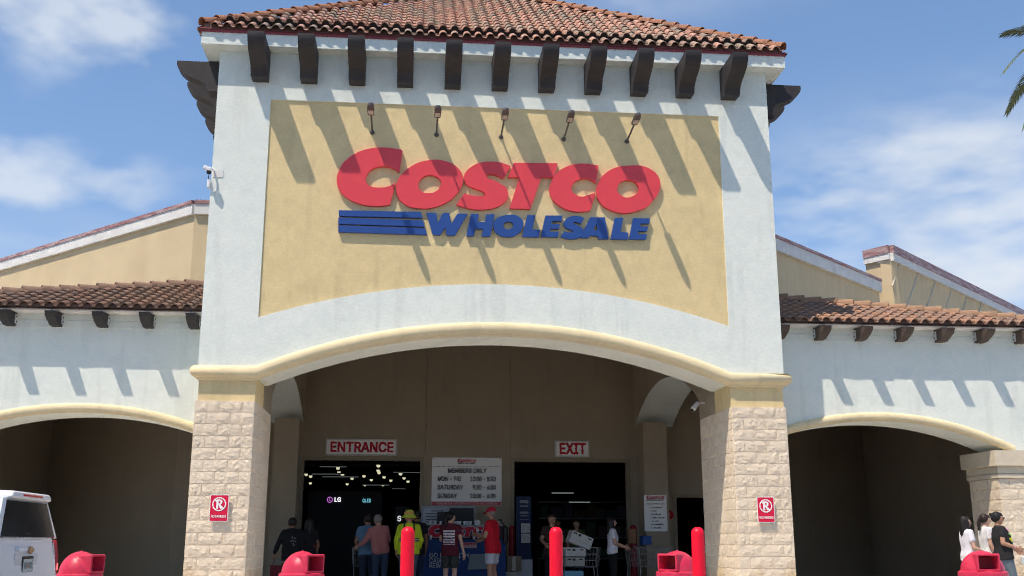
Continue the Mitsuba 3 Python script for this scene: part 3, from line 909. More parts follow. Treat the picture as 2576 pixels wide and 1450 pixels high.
k = thing('opening_hours_sign', 'large white board with opening hours between the two doorways', 'sign')
y = BACK - 0.03
add('board', ex_xz(rect(-1.0, 0.775, 2.02, 3.215), y, BACK - 0.001), BOARD, k)
add('red_strip', ex_xz(rect(-0.995, 0.77, 2.025, 2.115), y - 0.003, y), mat('faded_red_print', (0.45, 0.08, 0.09), 0.6), k)
add('strip_lettering', words('OPEN 24 HOURS A DAY AT WWW', -0.11, y - 0.003, 2.05, 0.042, 1.55, False, 0.003, True), BOARD, k)
add('rule', ex_xz(rect(-0.995, 0.77, 2.985, 2.995), y - 0.003, y), INK, k)
lr, lb = logo(-0.36, y - 0.003, 3.09, 0.48)
add('logo_red', lr, PRINT_RED, k)
add('logo_blue', lb, INK, k)
for a, b, z in (('MON - FRI', '10:00 - 8:30', 2.625), ('SATURDAY', '9:30 - 6:00', 2.415), ('SUNDAY', '10:00 - 6:00', 2.20)):
    add('day_lettering', words(a, -0.86, y, z, 0.108, {'MON - FRI': 0.60, 'SATURDAY': 0.65, 'SUNDAY': 0.50}[a], True, heavy=0.006), INK, k)
    add('hours_lettering', words(b, -0.04 if b[0] == '1' else 0.03, y, z, 0.108, 0.66 if b[0] == '1' else 0.59, True, heavy=0.006), INK, k)
add('lettering', words('MEMBERS ONLY', -0.11, y, 2.83, 0.108, 0.99, True, 0.004, True, 0.006), INK, k)
for x in (-0.96, -0.11, 0.735):
    add('screw', box(x - 0.012, x + 0.012, y - 0.008, y, 3.185, 3.207), INK, k)

k = thing('notice_board', 'tall white notice board with a list on the pier right of the exit', 'sign')
y = 7.6 - 0.02
nb = ex_xz(rrect(4.25, 4.82, 1.38, 2.26, 0.02), y, 7.598)
add('board', nb, BOARD, k)
lr, lb = logo(4.31, y - 0.003, 2.155, 0.46)
add('logo_red', lr, PRINT_RED, k)
add('logo_blue', lb, INK, k)
add('rule', ex_xz(rect(4.29, 4.79, 2.035, 2.05), y - 0.003, y), INK, k)
nrng = random.Random(3)
lines = []
for i, wd in enumerate((0.26, 0.12, 0.23, 0.30, 0.16, 0.29, 0.24)):
    z = 1.94 - 0.082 * i
    lines.append(ex_xz(rect(4.40, 4.425, z + 0.008, z + 0.02), y - 0.003, y))
    x = 4.44
    while x < 4.44 + wd:
        a = nrng.uniform(0.012, 0.03)
        lines.append(ex_xz(rect(x, x + a, z, z + nrng.choice((0.028, 0.034, 0.022))), y - 0.003, y)); x += a + 0.007
add('illegible_list', cat(lines), INK, k, kind='stuff')

k = thing('fire_bell', 'small red fire alarm bell beside the notice board', 'bell')
add('gong', moved(lathe([(0, 0.07), (0.05, 0.066), (0.10, 0.045), (0.125, 0.01), (0.125, 0), (0, 0)], 20).apply_transform(trimesh.transformations.rotation_matrix(PI / 2, (1, 0, 0))), (5.08, BACK - 0.03, 1.80)), mat('bell_red', (0.45, 0.02, 0.03), 0.4), k, smooth=40)
add('back_box', box(5.0, 5.16, BACK - 0.031, BACK - 0.001, 1.72, 1.88), mat('bell_box', (0.30, 0.03, 0.03), 0.5), k)

# ------------------------------------------------------------------ inside the store
plan = [(-5.2, 8.72), (5.2, 8.72), (6.6, 8.72), (13, 16), (13, 96), (-13, 96), (-13, 16), (-6.6, 8.72)]
iv = thing('store_interior', 'dark interior of the store seen through the doorways', 'room', kind='structure')
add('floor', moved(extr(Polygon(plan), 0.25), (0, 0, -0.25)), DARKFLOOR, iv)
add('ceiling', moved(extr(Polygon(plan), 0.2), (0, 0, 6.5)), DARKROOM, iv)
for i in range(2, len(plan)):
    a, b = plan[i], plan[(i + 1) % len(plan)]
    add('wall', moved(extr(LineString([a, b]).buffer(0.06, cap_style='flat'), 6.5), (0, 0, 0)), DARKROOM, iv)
scene['m_lamp_glow'] = {'type': 'diffuse', 'reflectance': rgb(0.5, 0.5, 0.45)}
LAMP_XY = [(-5.76, 43.1), (-5.95, 46.8), (-5.89, 49.3), (-8.14, 49.2), (-8.04, 51.1), (-5.5, 53.2), (-4.59, 50.4), (-3.39, 40.9), (-3.52, 45.0), (-3.53, 46.9), (-4.27, 54.6), (-3.33, 51.4), (-2.97, 55.3), (-2.23, 48.0), (-2.04, 52.4), (-1.79, 56.4), (-6.22, 60.1), (-4.99, 61.3), (-8.79, 59.2), (-3.66, 61.2)]
for i, (x, yy) in enumerate(LAMP_XY):
    k = thing('high_bay_lamp', 'lit high bay lamp hanging from the dark store ceiling', 'lamp', 'lit lamps under the store ceiling seen through the entrance')
    add('shade', lathe([(0.0, 0.14), (0.08, 0.14), (0.115, 0.09), (0.125, 0.09), (0.09, 0.16), (0, 0.16)], 14, (x, yy, 5.2)), mat('lamp_shade', (0.5, 0.5, 0.46), 0.5), k)
    q = add('bulb', lathe([(0, -0.06), (0.06, -0.03), (0.10, 0.0), (0.112, 0.08), (0.07, 0.13), (0, 0.135)], 14, (x, yy, 5.2)), 'm_lamp_glow', k)
    scene[q]['emitter'] = {'type': 'area', 'radiance': rgb(0.20, 0.19, 0.13)}
    add('stem', tube([(x, yy, 5.37), (x, yy, 6.5)], 0.02, 6), DARKROOM, k)
# ceiling trusses catching a little light
for yy in (22, 34, 48, 63, 80):
    add('roof_beam', cat(box(-12.9, 12.9, yy, yy + 0.16, 5.75, 5.85), [tube([(x, yy + 0.08, 5.8), (x + 0.7, yy + 0.08, 6.45)], 0.03, 5) for x in np.arange(-12.5, 12, 1.4)]), mat('beam_paint', (0.33, 0.34, 0.35), 0.5), iv)

for x, yy, wd in ((-7.4, 45.0, 1.7), (-7.0, 47.5, 2.2), (-2.6, 43.0, 2.4), (-5.0, 57.0, 1.9), (-3.0, 62.0, 1.0), (-6.4, 38.5, 1.4)):  # added glowing strips that imitate light reflections on the ceiling
    k = thing('reflection_strip', 'dim glowing strip added for a light reflection under the dark store ceiling', 'lamp', 'dim strips added for reflections under the store ceiling')
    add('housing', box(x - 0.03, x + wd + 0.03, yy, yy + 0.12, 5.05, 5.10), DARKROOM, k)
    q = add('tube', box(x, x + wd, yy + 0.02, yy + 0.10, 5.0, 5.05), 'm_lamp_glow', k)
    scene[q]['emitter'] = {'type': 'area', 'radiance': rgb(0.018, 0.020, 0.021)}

# television displays with lit logos
k = thing('television_display', 'dark television display with a lit maker logo inside the entrance', 'screen')
add('cabinet', box(-4.6, -2.4, 14.02, 14.4, 0, 2.62), BLACK, k)
for nm, m, cc in (('logo_letters', words('LG', -3.82, 14.0, 2.30, 0.13, 0.20, True, 0.01), (0.42, 0.42, 0.46)), ('logo_disc', cat(ex_xz(Point(-3.95, 2.36).buffer(0.085).difference(Point(-3.95, 2.36).buffer(0.068)), 13.99, 14.0), ex_xz(Polygon([(-3.965, 2.40), (-3.955, 2.40), (-3.955, 2.335), (-3.925, 2.335), (-3.925, 2.325), (-3.965, 2.325)]), 13.99, 14.0)), (0.20, 0.06, 0.24)), ('screen_letters', words('QLED', -2.98, 14.0, 2.29, 0.10, 0.26, True, 0.01), (0.05, 0.16, 0.19))):
    q = add(nm, m, 'm_lamp_glow', k)
    scene[q]['emitter'] = {'type': 'area', 'radiance': rgb(*cc)}
k = thing('lit_letter_sign', 'small lit white letter S in the dark behind the yellow hat', 'sign')
add('panel', box(-1.95, -1.52, 12.02, 12.1, 1.3, 2.1), BLACK, k)
q = add('letter', words('S', -1.90, 12.0, 1.70, 0.14, None, True, 0.01), 'm_lamp_glow', k)
scene[q]['emitter'] = {'type': 'area', 'radiance': rgb(0.22, 0.22, 0.22)}

# shelves and hanging signs behind the exit
k = thing('product_shelf', 'dim steel shelf with pale packages behind the exit doorway', 'shelf')
srng = random.Random(9)
for x in (3.2, 5.0, 6.8):
    add('upright', box(x - .03, x + .03, 21.0, 21.9, 0, 2.6), DARKROOM, k)
for z in (0.5, 1.25, 1.95, 2.55):
    add('board', box(3.2, 6.8, 21.0, 21.9, z, z + 0.05), STEEL, k)
    x = 3.3
    while x < 6.5 and z < 2.4:
        a, hh = srng.uniform(.25, .5), srng.uniform(.25, .55)
        add('package', rbox(x, x + a, 21.05, 21.6, z + 0.052, z + 0.05 + hh, 0.02), mat(f'package_{len(scene)}', (srng.uniform(.05, .2), srng.uniform(.07, .2), srng.uniform(.07, .22)), 0.6), k); x += a + srng.uniform(.02, .12)
for (x, yy, z, wd, nm) in ((3.3, 18, 2.75, 0.8, 'slim tube lamp in the exit doorway, nearest the shelf'), (3.75, 17, 2.4, 0.75, 'slim tube lamp in the exit doorway, lowest and farthest right'), (2.1, 26, 4.2, 0.5, 'slim tube lamp alone high up on the left in the exit doorway')):
    k = thing('tube_lamp', nm, 'lamp', 'slim tube lamps seen through the exit')
    add('housing', box(x, x + wd, yy, yy + 0.1, z + 0.04, z + 0.09), BLACK, k)
    q = add('tube', box(x + 0.02, x + wd - 0.02, yy + 0.02, yy + 0.08, z, z + 0.04), 'm_lamp_glow', k)
    scene[q]['emitter'] = {'type': 'area', 'radiance': rgb(0.035, 0.04, 0.038)}

# ------------------------------------------------------------------ bollards
def bollard(x, y, r, h, label, m, group):
    k = thing('bollard', label, 'bollard', group)
    prof = [(0, h), (r * 0.35, h - 0.006)] + [(r * math.cos(a), h - r + r * math.sin(a)) for a in np.linspace(1.2, 0, 8)] + [(r, h - r - 0.1), (r * 1.012, 0.02), (r * 1.012, 0), (0, 0)]
    prof[1] = (r * math.cos(1.2) * 0.6, h - 0.012)
    add('sleeve', lathe(prof, 36, (x, y, 0)), m, k, smooth=40)
    add('foot_ring', lathe([(0, 0.012), (r * 1.25, 0.012), (r * 1.25, 0), (0, 0)], 28, (x, y, 0.001)), CONCRETE, k)


for x, lab in ((-1.535, 'tall bright red bollard left of the blue promotion counter'), (0.46, 'tall bright red bollard in front of the exit doorway'), (2.42, 'tall bright red bollard beside the right stone pillar')):
    bollard(x, -4.1, 0.09, 1.325, lab, PLASTIC_RED, 'bright red bollards along the kerb')
bollard(0.96, 7.6, 0.075, 1.52, 'red bollard with shade put into its darker colour, left of the exit doorway', DEEP_RED, 'red bollards beside the exit with shade put into their colour')  # same kind as the kerb bollards, their shade put into a darker red
bollard(3.96, 7.6, 0.085, 1.53, 'red bollard with shade put into its darker colour, right of the exit doorway', DEEP_RED, 'red bollards beside the exit with shade put into their colour')


# ------------------------------------------------------------------ litter bins with a hooded lid
def bin_(x, y, ang, label, r=0.285):
    k = thing('litter_bin', label, 'litter bin', 'red litter bins with hooded lids')
    add('barrel', lathe([(0, 0.0), (r * 0.86, 0), (r * 0.9, 0.02), (r * 0.97, 0.64), (0, 0.64)], 36, (x, y, 0)), LID_RED, k, smooth=40)
    add('rim', lathe([(0, 0.702), (r * 1.04, 0.70), (r * 1.10, 0.688), (r * 1.12, 0.67), (r * 1.11, 0.625), (r * 1.0, 0.615), (0, 0.615)], 44, (x, y, 0)), LID_RED, k, smooth=35)
    dome = Manifold.sphere(1.0, 56).scale([r * 0.99, r * 0.99, 0.305]).trim_by_plane([0, 0, 1], 0.0).translate([0, 0, 0.69])
    hood = hullm([((0.0, s * 0.135, 0.72), 0.018) for s in (-1, 1)] + [((0.0, s * 0.135, 0.925), 0.022) for s in (-1, 1)] + [((r * 0.92, s * 0.15, 0.72), 0.018) for s in (-1, 1)] + [((r * 0.92, s * 0.15, 0.935), 0.022) for s in (-1, 1)], ICO2)
    cav = hullm([((0.06, s * 0.118, z), 0.012) for s in (-1, 1) for z in (0.745, 0.905)] + [((r * 1.3, s * 0.132, z), 0.012) for s in (-1, 1) for z in (0.738, 0.918)])
    flare = hullm([((-0.02, s * 0.05, 0.75), 0.05) for s in (-1, 1)] + [((0.12, s * 0.14, 0.75), 0.05) for s in (-1, 1)] + [((0.10, s * 0.1, 0.88), 0.05) for s in (-1, 1)])
    lid = tm((dome + hood + flare) - cav)
    add('lid', moved(lid, (x, y, 0), ang), LID_RED, k, smooth=32)
    add('knob', moved(hull([((0, 0, 0.992), 0.016)], ICO2), (x, y, 0)), LID_RED, k, smooth=True)
    add('chute', moved(box(0.064, 0.075, -0.11, 0.11, 0.745, 0.905), (x, y, 0), ang), DEEP_RED, k)


bin_(-6.06, -3.0, math.radians(-17), 'red litter bin beside the tail of the white car', 0.278)
bin_(-3.02, -3.0, math.radians(-42), 'red litter bin in front of the entrance doorway', 0.285)
bin_(2.46, -2.75, math.radians(224), 'red litter bin partly behind the bollard by the right pillar', 0.29)
bin_(7.06, -3.0, math.radians(-101), 'red litter bin in front of the three women on the right', 0.315)


# ------------------------------------------------------------------ promotion counter between the doors
ct = thing('promotion_counter', 'counter under a blue cloth with printed slogan between the doorways', 'counter')
CLOTH = mat('blue_cloth', mottled((0.020, 0.055, 0.19), (0.014, 0.042, 0.15), 0.8, 2.4), 0.8)
n = 60
xs = np.linspace(-1.24, 0.72, n)
wav = 0.018 * np.sin(xs * 9) + 0.012 * np.sin(xs * 23 + 1)
v, f = [], []
for i, x in enumerate(xs):
    v += [(x, 6.62, 1.18), (x, 6.60 + 0.3 * wav[i], 1.15), (x, 6.585 + wav[i] * 0.6, 0.6), (x, 6.56 + wav[i] * 1.4, 0.03)]
for i in range(n - 1):
    for j in range(3):
        a = i * 4 + j
        f += [(a, a + 1, a + 5), (a, a + 5, a + 4)]
add('cloth', cat(trimesh.Trimesh(np.array(v), np.array(f), process=False), box(-1.24, 0.72, 6.62, 7.25, 1.165, 1.18), box(-1.24, -1.225, 6.62, 7.25, 0.03, 1.165), box(0.705, 0.72, 6.62, 7.25, 0.03, 1.165)), CLOTH, ct, smooth=40)
FADED = mat('faded_white_print', (0.42, 0.45, 0.50), 0.7)
add('slogan', cat(words('GO BIG WITH', -1.07, 6.545, 0.775, 0.10, 0.92, True), words('CASH BACK', -1.07, 6.545, 0.66, 0.10, 0.72, True), words('REWARDS', -1.07, 6.545, 0.545, 0.10, 0.62, True)), FADED, ct)
add('small_sign', ex_xz(rect(-0.34, 0.04, 0.985, 1.115), 6.55, 6.556), mat('pale_pink_print', (0.40, 0.30, 0.33), 0.7), ct)
lr, lb = logo(-0.315, 6.547, 1.05, 0.33)
add('small_logo', lr, PRINT_RED, ct)
add('grey_card', ex_xz(Polygon([(-0.18, 0.50), (0.40, 0.52), (0.40, 0.86), (-0.12, 0.85)]), 6.515, 6.53), mat('grey_card', (0.16, 0.22, 0.26), 0.6), ct)
bn = thing('promotion_banner', 'red banner board with big white edged letters standing on the blue counter', 'banner')
add('board', box(-1.27, 0.70, 7.0, 7.06, 1.18, 1.51), mat('dark_banner', (0.035, 0.010, 0.016), 0.6), bn)
add('top_edge', box(-0.42, 0.70, 6.985, 7.07, 1.50, 1.515), mat('banner_edge', (0.40, 0.38, 0.38), 0.6), bn)


def big_logo(x, y, z, width, hgt):
    x0, x1 = RED_GLYPHS[0].bounds[0], RED_GLYPHS[-1].bounds[2]
    sx, sz = width / (x1 - x0), hgt / 1.15
    gs = [affinity.scale(affinity.translate(g, -x0, -7.05), sx, sz, origin=(0, 0)) for g in RED_GLYPHS]
    a = cat([ex_xz(g, 0, 0.004) for g in gs]); b = cat([ex_xz(g.buffer(0.016), 0.004, 0.008) for g in gs])
    a.apply_translation((x, y, z)); b.apply_translation((x, y, z))
    return a, b


a, b = big_logo(-1.09, 6.99, 1.215, 1.62, 0.29)
add('letters', a, PRINT_RED, bn)
add('letter_edges', b, FADED, bn)
k = thing('menu_poster', 'white framed poster leaning behind the promotion counter', 'poster')
add('sheet', ex_xz(rect(-1.22, 0.08, 1.2, 1.975), 8.38, 8.40), mat('poster_paper', (0.48, 0.49, 0.52), 0.6), k)
add('frame', ex_xz(rect(-1.25, 0.11, 1.2, 2.0).difference(rect(-1.20, 0.06, 1.15, 1.95)), 8.36, 8.40), STEEL, k)
add('illegible_print', cat([ex_xz(rect(-1.14, -0.66, z, z + 0.022), 8.376, 8.38) for z in (1.80, 1.73, 1.66, 1.60)] + [ex_xz(rect(-1.0, -0.7, 1.87, 1.895), 8.376, 8.38)]), mat('poster_ink', (0.10, 0.10, 0.13), 0.6), k)
k = thing('display_monitor', 'large dark monitor standing on the counter before the poster', 'screen')
add('screen', rbox(-0.555, 0.045, 8.0, 8.06, 1.50, 1.94, 0.015), BLACK, k)
add('stand', cat(box(-0.28, -0.23, 8.02, 8.05, 1.2, 1.51), box(-0.38, -0.12, 7.95, 8.12, 0.0, 1.2)), BLACK, k)
k = thing('display_monitor', 'smaller dark monitor left of the large one on the counter', 'screen')
add('screen', rbox(-0.86, -0.56, 7.85, 7.9, 1.48, 1.84, 0.012), BLACK, k)
add('stand', cat(box(-0.73, -0.69, 7.86, 7.89, 1.2, 1.49), box(-0.8, -0.62, 7.8, 7.96, 0.0, 1.2)), BLACK, k)
CUP = mat('paper_cup', (0.60, 0.62, 0.62), 0.6)
SH = (7.06, 7.18)
add('shelf', box(-1.27, 0.70, 7.062, 7.25, 1.495, 1.512), BLACK, bn)
for i, (x, zz, yy) in enumerate([(-1.04, 1.513, 7.14), (-0.93, 1.513, 7.14), (-0.80, 1.513, 7.14), (-0.52, 1.513, 7.14), (-0.455, 1.513, 7.14), (-0.39, 1.513, 7.14), (-0.335, 1.513, 7.14), (-0.225, 1.513, 7.14), (-0.155, 1.513, 7.14), (-0.085, 1.513, 7.14), (0.50, 1.513, 7.14), (0.57, 1.513, 7.14), (-1.03, 1.181, 6.78), (-0.02, 1.181, 6.78), (0.10, 1.181, 6.8)]):
    k = thing('paper_cup', 'white paper cup in the row on the shelf above the red banner' if zz > 1.3 else ['white paper cup standing alone at the left end of the blue counter', 'white paper cup on the counter under the banner letter', 'white paper cup nearest the man in red'][i - 12], 'cup', 'white cups along the banner shelf' if zz > 1.3 else 'white cups on the blue counter')
    add('cup', lathe([(0, 0), (0.024, 0), (0.033, 0.085), (0.034, 0.09), (0, 0.09)], 14, (x, yy, zz)), CUP, k, smooth=30)
    add('rim', lathe([(0.0, 0.094), (0.036, 0.094), (0.036, 0.087), (0.0, 0.087)], 14, (x, yy, zz)), PLATE_WHITE, k)
k = thing('leaflet_holder', 'small white leaflet holder at the right end of the banner shelf', 'holder')
add('pocket', box(0.02, 0.15, 7.10, 7.14, 1.513, 1.61), CUP, k)
add('leaflets', box(0.03, 0.14, 7.105, 7.135, 1.61, 1.625), PLATE_WHITE, k)

# ------------------------------------------------------------------ things by the exit
k = thing('banner_stand', 'tall dark blue banner stand with two pinned papers in the exit doorway', 'banner')
NAVY = mat('navy_banner', (0.010, 0.020, 0.065), 0.7)
add('panel', box(1.03, 1.40, 7.30, 7.34, 0.05, 2.2), NAVY, k)
add('foot', box(1.0, 1.43, 7.15, 7.5, 0.0, 0.05), BLACK, k)
PAP = mat('dim_paper', (0.36, 0.36, 0.34), 0.7)
for z in (1.34, 1.10):
    q = add('paper', ex_xz(rect(1.15, 1.37, z, z + 0.22), 7.29, 7.298), PAP, k)
    add('illegible_print', cat([ex_xz(rect(1.17 + .03 * j, 1.185 + .03 * j, z + 0.03, z + 0.19), 7.286, 7.29) for j in range(6)]), STEEL, q)
add('illegible_heading', cat([ex_xz(rect(1.12, 1.33, z, z + hh), 7.294, 7.299) for z, hh in ((2.04, 0.075), (1.955, 0.03), (1.79, 0.05), (1.73, 0.02), (1.65, 0.012))]), mat('heading_ink', (0.16, 0.17, 0.20), 0.6), k)
k = thing('leaning_board', 'pale grey board leaning at the foot of the banner stand', 'board')
m = box(0, 0.30, 0, 0.03, 0, 0.72); m.apply_transform(trimesh.transformations.rotation_matrix(-0.12, (1, 0, 0))); m.apply_translation((1.10, 7.02, 0.004))
add('board', m, mat('pale_board', (0.33, 0.34, 0.37), 0.6), k)
m = box(0.0, 0.035, -0.006, 0.036, 0, 0.725); m.apply_transform(trimesh.transformations.rotation_matrix(-0.12, (1, 0, 0))); m.apply_translation((1.065, 7.02, 0.004))
add('edge', m, PLATE_WHITE, k)
for i, (x, z0, z1, c, lab) in enumerate(((0.60, 0.45, 0.80, (0.16, 0.13, 0.10), 'brown carton on top of its stack right of the counter'), (0.58, 0.22, 0.44, (0.30, 0.28, 0.27), 'pale carton in the middle of the stack right of the counter'), (0.58, 0.0, 0.21, (0.22, 0.05, 0.05), 'dark red carton at the bottom of the stack right of the counter'))):
    k = thing('carton', lab, 'box', 'cartons stacked beside the counter')
    add('box', rbox(x + 0.17, x + 0.52, 6.9, 7.3, z0 + 0.001, z1, 0.008), mat(f'carton_{i}', c, 0.8), k)
    add('tape', box(x + 0.30, x + 0.38, 6.897, 6.9, z0 + 0.01, z1 - 0.01), mat(f'tape_{i}', (0.35, 0.33, 0.28), 0.5), k)


def cart(x, y, rz, label, group='shopping carts in the doorways'):
    """a wire shopping cart, its handle at local -y"""
    k = thing('shopping_cart', label, 'shopping cart', group)
    W = []
    for z, gx, y0, y1 in ((1.0, 0.29, -0.42, 0.50), (0.86, 0.28, -0.40, 0.48), (0.72, 0.27, -0.39, 0.46), (0.58, 0.25, -0.38, 0.44)):
        W.append(tube([(-gx, y0, z), (gx, y0, z), (gx, y1, z), (-gx, y1, z), (-gx, y0, z)], 0.006 if z < 1 else 0.010, 5))
    for i in range(9):
        a = -0.27 + 0.0675 * i
        for yy in (-0.41, 0.49):
            W.append(tube([(a, yy, 1.0), (a * 0.88, yy * 0.9, 0.58)], 0.004, 4))
    for i in range(13):
        yy = -0.40 + 0.074 * i
        for sx in (-1, 1):
            W.append(tube([(sx * 0.288, yy, 1.0), (sx * 0.25, yy * 0.9, 0.58)], 0.004, 4))
    for i in range(7):
        W.append(tube([(-0.24 + 0.08 * i, -0.37, 0.58), (-0.24 + 0.08 * i, 0.43, 0.58)], 0.004, 4))
    add('basket', moved(cat(W), (x, y, 0), rz), STEEL, k)
    F = []
    for sx in (-1, 1):
        F += [tube([(sx * 0.28, -0.55, 1.03), (sx * 0.285, -0.42, 0.98), (sx * 0.27, -0.36, 0.55), (sx * 0.27, -0.40, 0.17)], 0.014, 7), tube([(sx * 0.27, -0.40, 0.17), (sx * 0.22, 0.46, 0.17)], 0.014, 7), tube([(sx * 0.24, 0.40, 0.58), (sx * 0.23, 0.44, 0.17)], 0.010, 6)]
    F.append(box(-0.23, 0.23, -0.3, 0.42, 0.20, 0.215))
    add('frame', moved(cat(F), (x, y, 0), rz), STEEL, k)
    add('handle', moved(tube([(-0.29, -0.55, 1.03), (0.29, -0.55, 1.03)], 0.02, 10), (x, y, 0), rz), DEEP_RED, k, smooth=40)
    for sx, yy in ((-1, -0.38), (1, -0.38), (-1, 0.42), (1, 0.42)):
        m = trimesh.creation.cylinder(0.06, 0.03, sections=16)
        m.apply_transform(trimesh.transformations.rotation_matrix(PI / 2, (0, 1, 0))); m.apply_translation((sx * 0.24, yy, 0.061))
        add('wheel', moved(m, (x, y, 0), rz), BLACK, k, smooth=40)
    return k


cart(-2.55, 6.95, 0.1, 'empty wire cart pushed by the couple in blue and pink shirts')
cart(2.28, 5.75, -1.9, 'wire cart loaded with white foam boxes coming out of the exit')
cart(3.95, 6.05, -1.2, 'wire cart beside the right pier, next to the woman in white')
cart(-3.95, 5.55, 0.25, 'wire cart pushed by the man in the black hooded top')
k = thing('platform_trolley', 'dark red platform trolley behind the litter bin by the left pillar', 'trolley')
add('deck', rbox(-4.22, -3.62, 3.0, 4.0, 0.22, 0.28, 0.015), DEEP_RED, k)
add('end_panel', rbox(-4.22, -3.62, 2.97, 3.01, 0.28, 0.68, 0.012), mat('trolley_red', (0.11, 0.008, 0.015), 0.6), k)
add('push_bar', tube([(-4.18, 3.0, 0.66), (-4.16, 2.94, 0.74), (-3.68, 2.94, 0.74), (-3.66, 3.0, 0.66)], 0.016, 8), STEEL, k, smooth=40)
for dx, dy in ((-4.12, 3.1), (-3.72, 3.1), (-4.12, 3.9), (-3.72, 3.9)):
    m = trimesh.creation.cylinder(0.09, 0.04, sections=18)
    m.apply_transform(trimesh.transformations.rotation_matrix(PI / 2, (0, 1, 0))); m.apply_translation((dx, dy, 0.092))
    add('wheel', m, BLACK, k, smooth=40)
FOAM = mat('foam_box', (0.40, 0.40, 0.385), 0.7)


def carton(name, label, loc, size, m, rz=0.0, tilt=0.0, group=None, marks=True):
    k = thing(name, label, 'box', group)
    a, b, c2 = size
    R = trimesh.transformations.rotation_matrix(rz, (0, 0, 1)) @ trimesh.transformations.rotation_matrix(tilt, (0, 1, 0))
    q = rbox(-a / 2, a / 2, -b / 2, b / 2, 0, c2, 0.012); q.apply_transform(R); q.apply_translation(loc)
    add('box', q, m, k)
    if marks:
        q = cat(box(-a / 2 + 0.04, -a / 2 + 0.12, -b / 2 - 0.003, -b / 2, c2 - 0.06, c2 - 0.03), box(-a / 2 + 0.16, -a / 2 + 0.22, -b / 2 - 0.003, -b / 2, c2 - 0.075, c2 - 0.025), box(a / 2 - 0.13, a / 2 - 0.05, -b / 2 - 0.003, -b / 2, c2 - 0.06, c2 - 0.035))
        q.apply_transform(R); q.apply_translation(loc)
        add('printed_mark', q, INK, k)
        q = box(-a / 2, a / 2, -b / 2 - 0.002, b / 2 + 0.002, c2 * 0.32, c2 * 0.34); q.apply_transform(R); q.apply_translation(loc)
        add('lid_seam', q, STEEL, k)


carton('foam_box', 'large white box tipped up on top of the loaded cart', (2.24, 5.5, 1.04), (0.52, 0.36, 0.27), FOAM, 0.1, 0.38)
carton('foam_box', 'pale box lying flat under the tipped white box in the cart', (2.17, 5.55, 0.81), (0.46, 0.38, 0.19), FOAM, 0.05, 0.0)
carton('foam_box', 'grey box at the bottom of the loaded cart', (2.17, 5.6, 0.60), (0.44, 0.36, 0.19), mat('grey_carton', (0.30, 0.30, 0.27), 0.7), 0.05, 0.0)
BLUEBOX = mat('pale_blue_pack', (0.13, 0.30, 0.40), 0.6)
carton('water_pack', 'pale blue pack on the lower rack of the loaded cart', (2.16, 5.55, 0.22), (0.44, 0.38, 0.14), BLUEBOX, 0.05, 0, 'pale blue packs under the loaded cart', False)
carton('water_pack', 'pale blue pack lying on top of the other blue pack', (2.14, 5.55, 0.365), (0.42, 0.36, 0.13), BLUEBOX, 0.0, 0, 'pale blue packs under the loaded cart', False)
carton('paper_bag', 'brown printed bag held by the woman in the white top', (3.50, 5.60, 1.09), (0.17, 0.14, 0.32), mat('kraft_bag', mottled((0.19, 0.105, 0.05), (0.10, 0.055, 0.03), 1.0, 22.0), 0.7), 0.2, 0, None, False)
carton('blue_crate', 'small blue pack in the cart beside the woman in white', (3.86, 5.75, 1.06), (0.22, 0.2, 0.2), mat('blue_pack', (0.015, 0.06, 0.22), 0.6), 0.2, 0, None, False)

# ------------------------------------------------------------------ white car in the lane, heading left
CAR = thing('parked_car', 'white sport utility car seen from behind at the left edge', 'car')
PAINT = mat('white_car_paint', (0.72, 0.73, 0.74), 0.25, clearcoat=1.0, clearcoat_gloss=0.9)
GLASS = mat('dark_car_glass', (0.018, 0.020, 0.022), 0.10, eta=1.22)
LIGHT_RED = mat('tail_lens', (0.40, 0.008, 0.012), 0.15, specular=0.6)
G0, CY = -0.2, -5.83        # lane level, middle of the car


def cb(balls):
    return [((x, CY + yy, z), r) for x, yy, z, r in balls]


def both(l):
    return [(x, s * yy, z, r) for x, yy, z, r in l for s in (-1, 1)]


body = hullm(cb(both([(-5.905, 0.91, 0.20, 0.09), (-5.885, 0.935, 0.70, 0.10), (-5.925, 0.915, 1.08, 0.09), (-9.3, 0.90, 1.08, 0.08), (-9.3, 0.92, 0.20, 0.09)])), ICO2)
front = hullm(cb(both([(-9.2, 0.90, 0.95, 0.10), (-9.2, 0.92, 0.20, 0.09), (-10.75, 0.78, 0.80, 0.12), (-10.85, 0.80, 0.25, 0.12)])), ICO2)
top = hullm(cb(both([(-5.895, 0.85, 1.14, 0.05), (-9.25, 0.86, 1.12, 0.05), (-5.955, 0.68, 1.53, 0.055), (-6.4, 0.63, 1.585, 0.07), (-8.3, 0.61, 1.58, 0.07)])), ICO2)
arches = None
for wx in (-6.85, -9.9):
    for s in (-1, 1):
        c0 = Manifold.cylinder(0.4, 0.44, 0.44, 40).rotate([90, 0, 0]).translate([wx, CY + s * 0.95 + 0.2, G0 + 0.40])
        arches = c0 if arches is None else arches + c0
add('body', tm((body + front + top) - arches), PAINT, CAR, smooth=30)
add('spoiler', hull(cb(both([(-5.855, 0.58, 1.645, 0.026), (-5.845, 0.615, 1.612, 0.024), (-6.045, 0.62, 1.57, 0.03), (-6.9, 0.60, 1.66, 0.05), (-6.9, 0.60, 1.50, 0.05)])), ICO2), PAINT, CAR, smooth=40)
add('brake_light', hull(cb([(-5.829, s * 0.30, 1.632, 0.016) for s in (-1, 1)]), ICO), LIGHT_RED, CAR, smooth=40)


def quad(p, d):
    """four corners p pushed out by d, as a thin slab"""
    p = np.array(p, float); d = np.array(d, float)
    return tm(Manifold.hull_points(np.vstack([p + d, p - d * 0.4])))


